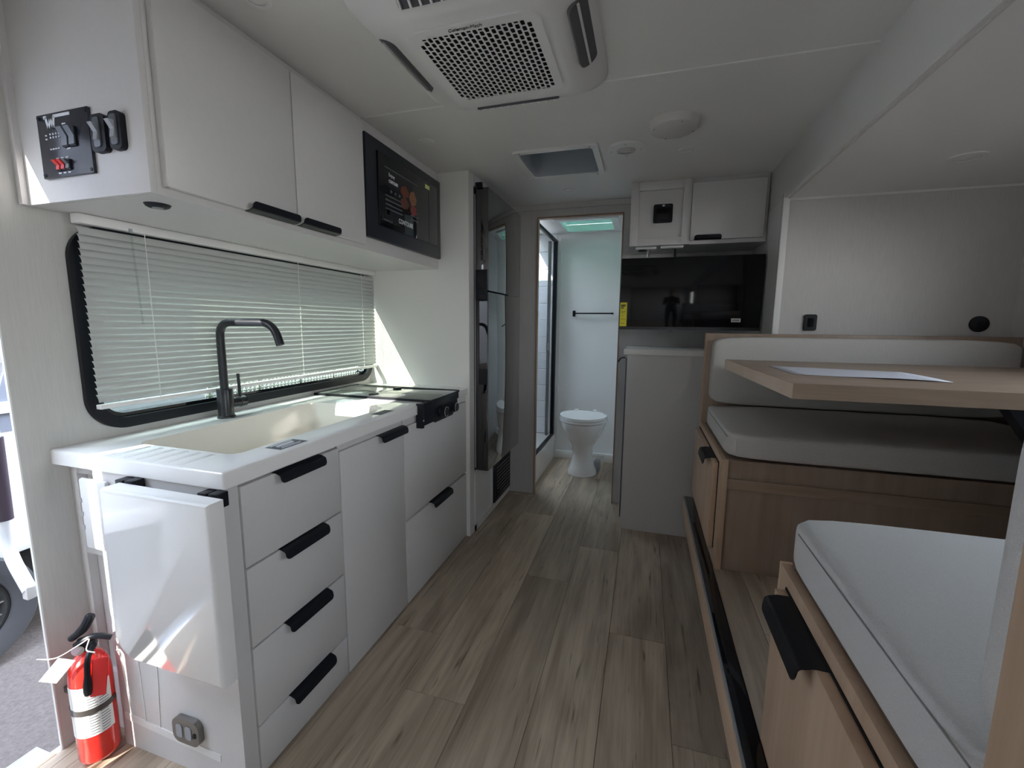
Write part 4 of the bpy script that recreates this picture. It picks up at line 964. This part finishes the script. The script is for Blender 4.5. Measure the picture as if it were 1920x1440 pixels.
cushion('back_cushion', (0.325, 1.50, 2.325, 2.434, 0.905, 1.238), FABRICW, 'wide beige fabric back cushion leaning on the far bench panel', 'cushion', bev=0.022, puff=0.004)
cushion('seat_cushion', (0.312, 1.50, 0.445, 1.030, 0.786, 0.902), FABRIC, 'light grey fabric seat cushion on the near dinette bench in the foreground', 'cushion', bev=0.026,
        seam=[[(0.3135, 0.47, 0.878), (0.3115, 0.74, 0.879), (0.3126, 0.955, 0.878)]])
cushion('back_cushion', (0.318, 1.50, 0.440, 0.497, 0.905, 1.238), FABRIC, 'light grey fabric back cushion at the right edge, standing on the near seat', 'cushion', bev=0.022, puff=0.003)
# table
tbt = thing('dinette_table', (0.95, 1.79, 1.10), 'light oak dinette table top hanging between the two benches', 'table')
q = MB(); q.prism([(0.396, 1.358), (1.54, 1.358), (1.54, 2.235), (0.364, 2.235)], 'z', 1.092, 1.1355)
bmesh.ops.bevel(q.bm, geom=q.bm.edges[:], offset=0.0012, segments=1, affect='EDGES')
q.build('table_top', OAKX, tbt, ang=20)
q = MB(); q.box(0.3945, 0.3965, 1.36, 1.37, 1.10, 1.13); q.bm.clear()
q.prism([(0.3948, 1.359), (0.3965, 1.359), (0.3645, 2.233), (0.3628, 2.233)], 'z', 1.0930, 1.1345); q.build('edge_band', mat('pale edge band', (0.66, 0.52, 0.40), 0.5, noise=0.12, nscale=(60, 9, 3)), tbt)
q = MB(); q.prism([(0.866, 1.0915), (1.50, 1.0915), (1.50, 0.346), (1.40, 0.346), (1.12, 0.72)], 'y', 1.364, 1.404); q.build('support_bracket', BLACK, tbt)
q = MB(); q.box(1.40, 1.50, 1.404, 2.10, 0.346, 0.42); q.build('support_foot', BLACK, tbt)
pb = bmesh.new(); gn = 10
A_, B_, C_, D_ = Vector((0.470, 1.925, 0)), Vector((0.469, 1.611, 0)), Vector((0.843, 1.535, 0)), Vector((0.857, 1.83, 0))
grid = [[pb.verts.new((A_ * (1 - u) * (1 - v) + B_ * (1 - u) * v + C_ * u * v + D_ * u * (1 - v)) + Vector((0, 0, 1.1368 + 0.003 * (sin(u * 7 + v * 3) * 0.5 + 0.5) * (v if u > .1 else 0)))) for u in [i / gn for i in range(gn + 1)]] for v in [j / gn for j in range(gn + 1)]]
for j in range(gn):
    for i in range(gn): pb.faces.new((grid[j][i], grid[j][i + 1], grid[j + 1][i + 1], grid[j + 1][i]))
q = MB(); q.merge(pb); pp = q.build('paper_sheet', PAPER, label='curling white paper sheet lying on the dinette table', cat='paper')
pm = pp.modifiers.new('thick', 'SOLIDIFY'); pm.thickness = 0.0004
# plates on the slide end wall
so = thing('wall_socket', (0.777, 2.51, 1.27), 'black rectangular socket on the slide-out end wall above the bench back', 'outlet')
MB().prism(rrect(0.749, 0.803, 1.270, 1.350, 0.010), 'y', 2.499, 2.512).build('cover', BLACK, so); MB().prism(rrect(0.764, 0.789, 1.288, 1.332, 0.004), 'y', 2.497, 2.4995).build('insert', BLACKG, so)
sp = thing('round_wall_port', (1.44, 2.51, 1.27), 'round black port on the slide-out end wall towards the corner', 'wall port')
MB().lathe([(0, 2.500), (0.028, 2.500), (0.035, 2.503), (0.036, 2.512), (0, 2.512)], c=(1.438, 0, 1.308), axis='y', n=36).build('cover', BLACK, sp); MB().lathe([(0, 2.498), (0.011, 2.498), (0.012, 2.500), (0, 2.500)], c=(1.438, 0, 1.308), axis='y', n=20).build('knob', BLACKG, sp)

# ================================================================== OUTSIDE, THROUGH THE DOOR
GZ = -0.55
B('ground', ASPH, (-30, 12, -25, 30, GZ - 0.05, GZ), kind='structure')
nb = thing('parked_trailer', (-4.2, 3.0, GZ), 'white parked trailer with grey band outside the open door', 'trailer')
B('body', EXTW, (-5.4, -3.24, -12.0, 7.0, 0.03, 0.70), nb)
B('upper_band', EXTG, (-5.4, -3.235, -12.0, 7.0, 0.86, 2.95), nb); B('stripe', EXTG, (-5.4, -3.236, -12.0, 7.0, 0.70, 0.80), nb); B('rub_rail', EXTW, (-5.4, -3.22, -12.0, 7.0, 0.80, 0.86), nb)  # height and length beyond view are added to block sky light
B('skirt', EXTW, (-3.26, -3.225, -12.0, 7.0, 0.03, 0.16), nb, bev=0.003)
B('underbody', DARK, (-5.3, -3.30, -2.4, 6.9, -0.30, 0.03), nb)
wy, wz = 1.10, -0.215
MB().lathe([(0.17, -3.43), (0.30, -3.43), (0.325, -3.40), (0.33, -3.31), (0.32, -3.235), (0.30, -3.205), (0.24, -3.20), (0.205, -3.215), (0.20, -3.25), (0.17, -3.30)], c=(0, wy, wz), axis='x', n=56).build('tyre', RUBBER, nb)
rim_ = MB().lathe([(0, -3.33), (0.19, -3.33), (0.20, -3.23), (0.185, -3.225), (0.17, -3.30), (0.05, -3.31), (0.045, -3.25), (0, -3.245)], c=(0, wy, wz), axis='x', n=40).build('rim', DARK, nb)
for i in range(16):
    a = 2 * pi * i / 16; q = MB(); q.T = Matrix.Translation((-3.245, wy, wz)) @ Matrix.Rotation(a, 4, 'X'); q.box(-0.01, 0.0, -0.004, 0.004, 0.04, 0.185); q.build('spoke', ALU, rim_)
gh = thing('grab_handle', (-1.75, 0.72, 0.50), 'white curved grab handle with dark foam grip beside the entrance door', 'grab handle')
gp = fillet([(-1.69, 0.730, 1.185), (-1.80, 0.742, 1.06), (-1.80, 0.735, 0.60), (-1.69, 0.722, 0.505)], 0.07, 10)
MB().tube(gp, 0.016, 16).build('bar', mat('white painted steel', (0.85, 0.86, 0.9), 0.2), gh)
MB().tube([(-1.80, 0.741, 0.95), (-1.80, 0.737, 0.70)], 0.021, 16).build('foam_grip', mat('dark foam', (0.07, 0.05, 0.07), 0.9), gh)
for z, y in ((1.19, 0.730), (0.50, 0.722)): MB().box(-1.705, -1.6805, y - 0.012, y + 0.012, z - 0.02, z + 0.02, bev=0.004).build('mount', PLASTW, gh)

# ================================================================== THE PHOTOGRAPHER (seen mirrored in the television)
def skinned(name, verts, edges, radii, m, parent, sub=2, flat=None):
    me = bpy.data.meshes.new(name); org = ROOT[parent.name]
    me.from_pydata([Vector(v) - org for v in verts], edges, []); me.update()
    o = bpy.data.objects.new(name, me); COL.objects.link(o); o.parent = parent; ROOT[o.name] = org
    sk_ = o.modifiers.new('skin', 'SKIN'); sk_.use_smooth_shade = True
    for i, r in enumerate(radii): me.skin_vertices[0].data[i].radius = r if isinstance(r, tuple) else (r, r)
    me.skin_vertices[0].data[0].use_root = True
    s_ = o.modifiers.new('sub', 'SUBSURF'); s_.levels = 1; s_.render_levels = sub
    me.materials.append(m); return o
ph = thing('person', (0.03, -0.42, 0.0), 'person in a dark shirt taking the photograph, mirrored darkly in the television', 'person')
px_, py_ = 0.03, -0.30
V = [(px_, py_, 0.98), (px_, py_, 1.12), (px_, py_, 1.30), (px_, py_, 1.42), (px_, py_, 1.50), (px_, py_ + 0.01, 1.56),
     (px_ - 0.17, py_, 1.43), (px_ - 0.21, py_ + 0.03, 1.18), (px_ - 0.13, py_ + 0.24, 1.20), (px_ + 0.17, py_, 1.43), (px_ + 0.21, py_ + 0.03, 1.18), (px_ + 0.10, py_ + 0.24, 1.20),
     (px_ - 0.10, py_, 0.92), (px_ - 0.11, py_ + 0.01, 0.50), (px_ - 0.11, py_ - 0.02, 0.10), (px_ - 0.12, py_ + 0.10, 0.045), (px_ + 0.10, py_, 0.92), (px_ + 0.11, py_ + 0.01, 0.50), (px_ + 0.11, py_ - 0.02, 0.10), (px_ + 0.12, py_ + 0.10, 0.045)]
E_ = [(0, 1), (1, 2), (2, 3), (3, 4), (4, 5), (3, 6), (6, 7), (7, 8), (3, 9), (9, 10), (10, 11), (0, 12), (12, 13), (13, 14), (14, 15), (0, 16), (16, 17), (17, 18), (18, 19)]
Rr = [(0.16, 0.11), (0.15, 0.10), (0.17, 0.11), (0.15, 0.09), (0.058, 0.058), (0.055, 0.055), 0.062, 0.048, 0.036, 0.062, 0.048, 0.036, 0.09, 0.062, 0.045, 0.038, 0.09, 0.062, 0.045, 0.038]
skinned('body', V, E_, Rr, SHIRT, ph)
b = bmesh.new(); bmesh.ops.create_uvsphere(b, u_segments=28, v_segments=20, radius=1)
for v in b.verts:
    x, y, z = v.co; jaw = 1 - 0.24 * max(0, -z) ** 1.3
    nose = 0.030 * math.exp(-((x * 5) ** 2 + ((z + 0.12) * 5) ** 2)) if y > 0 else 0
    eye = -0.010 * math.exp(-(((abs(x) - 0.38) * 6) ** 2 + ((z - 0.05) * 7) ** 2)) if y > 0 else 0
    mouth = 0.008 * math.exp(-((x * 3.2) ** 2 + ((z + 0.5) * 9) ** 2)) if y > 0 else 0
    v.co = Vector((px_ + x * 0.076 * jaw, py_ + 0.02 + y * 0.098 * (1 - 0.1 * max(0, -z)) + nose + eye + mouth, 1.665 + z * 0.118))
q = MB(); q.merge(b); hd = q.build('head', SKIN, ph, ang=80)
for s in (-1, 1):
    b = bmesh.new(); bmesh.ops.create_uvsphere(b, u_segments=12, v_segments=8, radius=1)
    for v in b.verts: v.co = Vector((px_ + s * 0.076 + v.co.x * 0.010, py_ + 0.01 + v.co.y * 0.018, 1.665 + v.co.z * 0.032))
    q = MB(); q.merge(b); q.build('ear', SKIN, hd)
    b = bmesh.new(); bmesh.ops.create_uvsphere(b, u_segments=10, v_segments=8, radius=0.012)
    for v in b.verts: v.co += Vector((px_ + s * 0.030, py_ + 0.104, 1.672))
    q = MB(); q.merge(b); q.build('eye', LABELW, hd)
b = bmesh.new(); bmesh.ops.create_uvsphere(b, u_segments=24, v_segments=16, radius=1)
bmesh.ops.delete(b, geom=[v for v in b.verts if v.co.z < 0.15 - 0.45 * (v.co.y < 0) or (v.co.y > 0.55 and v.co.z < 0.55)], context='VERTS')
for v in b.verts: v.co = Vector((px_ + v.co.x * 0.083, py_ + 0.015 + v.co.y * 0.105, 1.668 + v.co.z * 0.126))
q = MB(); q.merge(b); q.build('hair', HAIR, hd, ang=80)
for s, hx in ((-1, px_ - 0.13), (1, px_ + 0.10)):
    hy_, hz = py_ + 0.24, 1.20; ex2 = 0.0 + s * 0.065
    q_ = Vector((ex2, -0.10, 1.25)); w_ = Vector((hx, hy_, hz)); m_ = (q_ + w_) / 2
    hv_ = [w_, m_, q_]; he = [(0, 1), (1, 2)]; hr_ = [0.028, (0.036, 0.018), (0.038, 0.016)]
    hand = skinned('hand', hv_, he, hr_, SKIN, ph)
    for f_ in range(4):
        z_ = 1.235 + f_ * 0.019; ln = (0.9, 1.0, 0.95, 0.78)[f_]
        p0 = Vector((ex2 + s * 0.01, -0.10, z_)); p1 = p0 + Vector((-s * 0.012, 0.030 * ln, 0.004)); p2 = p1 + Vector((-s * 0.022 * ln, 0.012, 0.0)); p3 = p2 + Vector((-s * 0.02 * ln, 0.0, 0.0))
        skinned('finger', [p0, p1, p2, p3], [(0, 1), (1, 2), (2, 3)], [0.009, 0.0085, 0.008, 0.007], SKIN, hand, 1)
    p0 = Vector((ex2, -0.11, 1.235)); skinned('thumb', [p0, p0 + Vector((-s * 0.02, -0.012, 0.012)), p0 + Vector((-s * 0.04, -0.004, 0.022))], [(0, 1), (1, 2)], [0.011, 0.010, 0.009], SKIN, hand, 1)
phn = thing('smartphone', (0.0, -0.075, 1.22), 'black smartphone held up by the photographer', 'phone')
B('case', BLACK, (-0.075, 0.075, -0.092, -0.083, 1.235, 1.31), phn, bev=0.004)
B('screen', BLACKG, (-0.071, 0.071, -0.0928, -0.0921, 1.239, 1.306), phn)
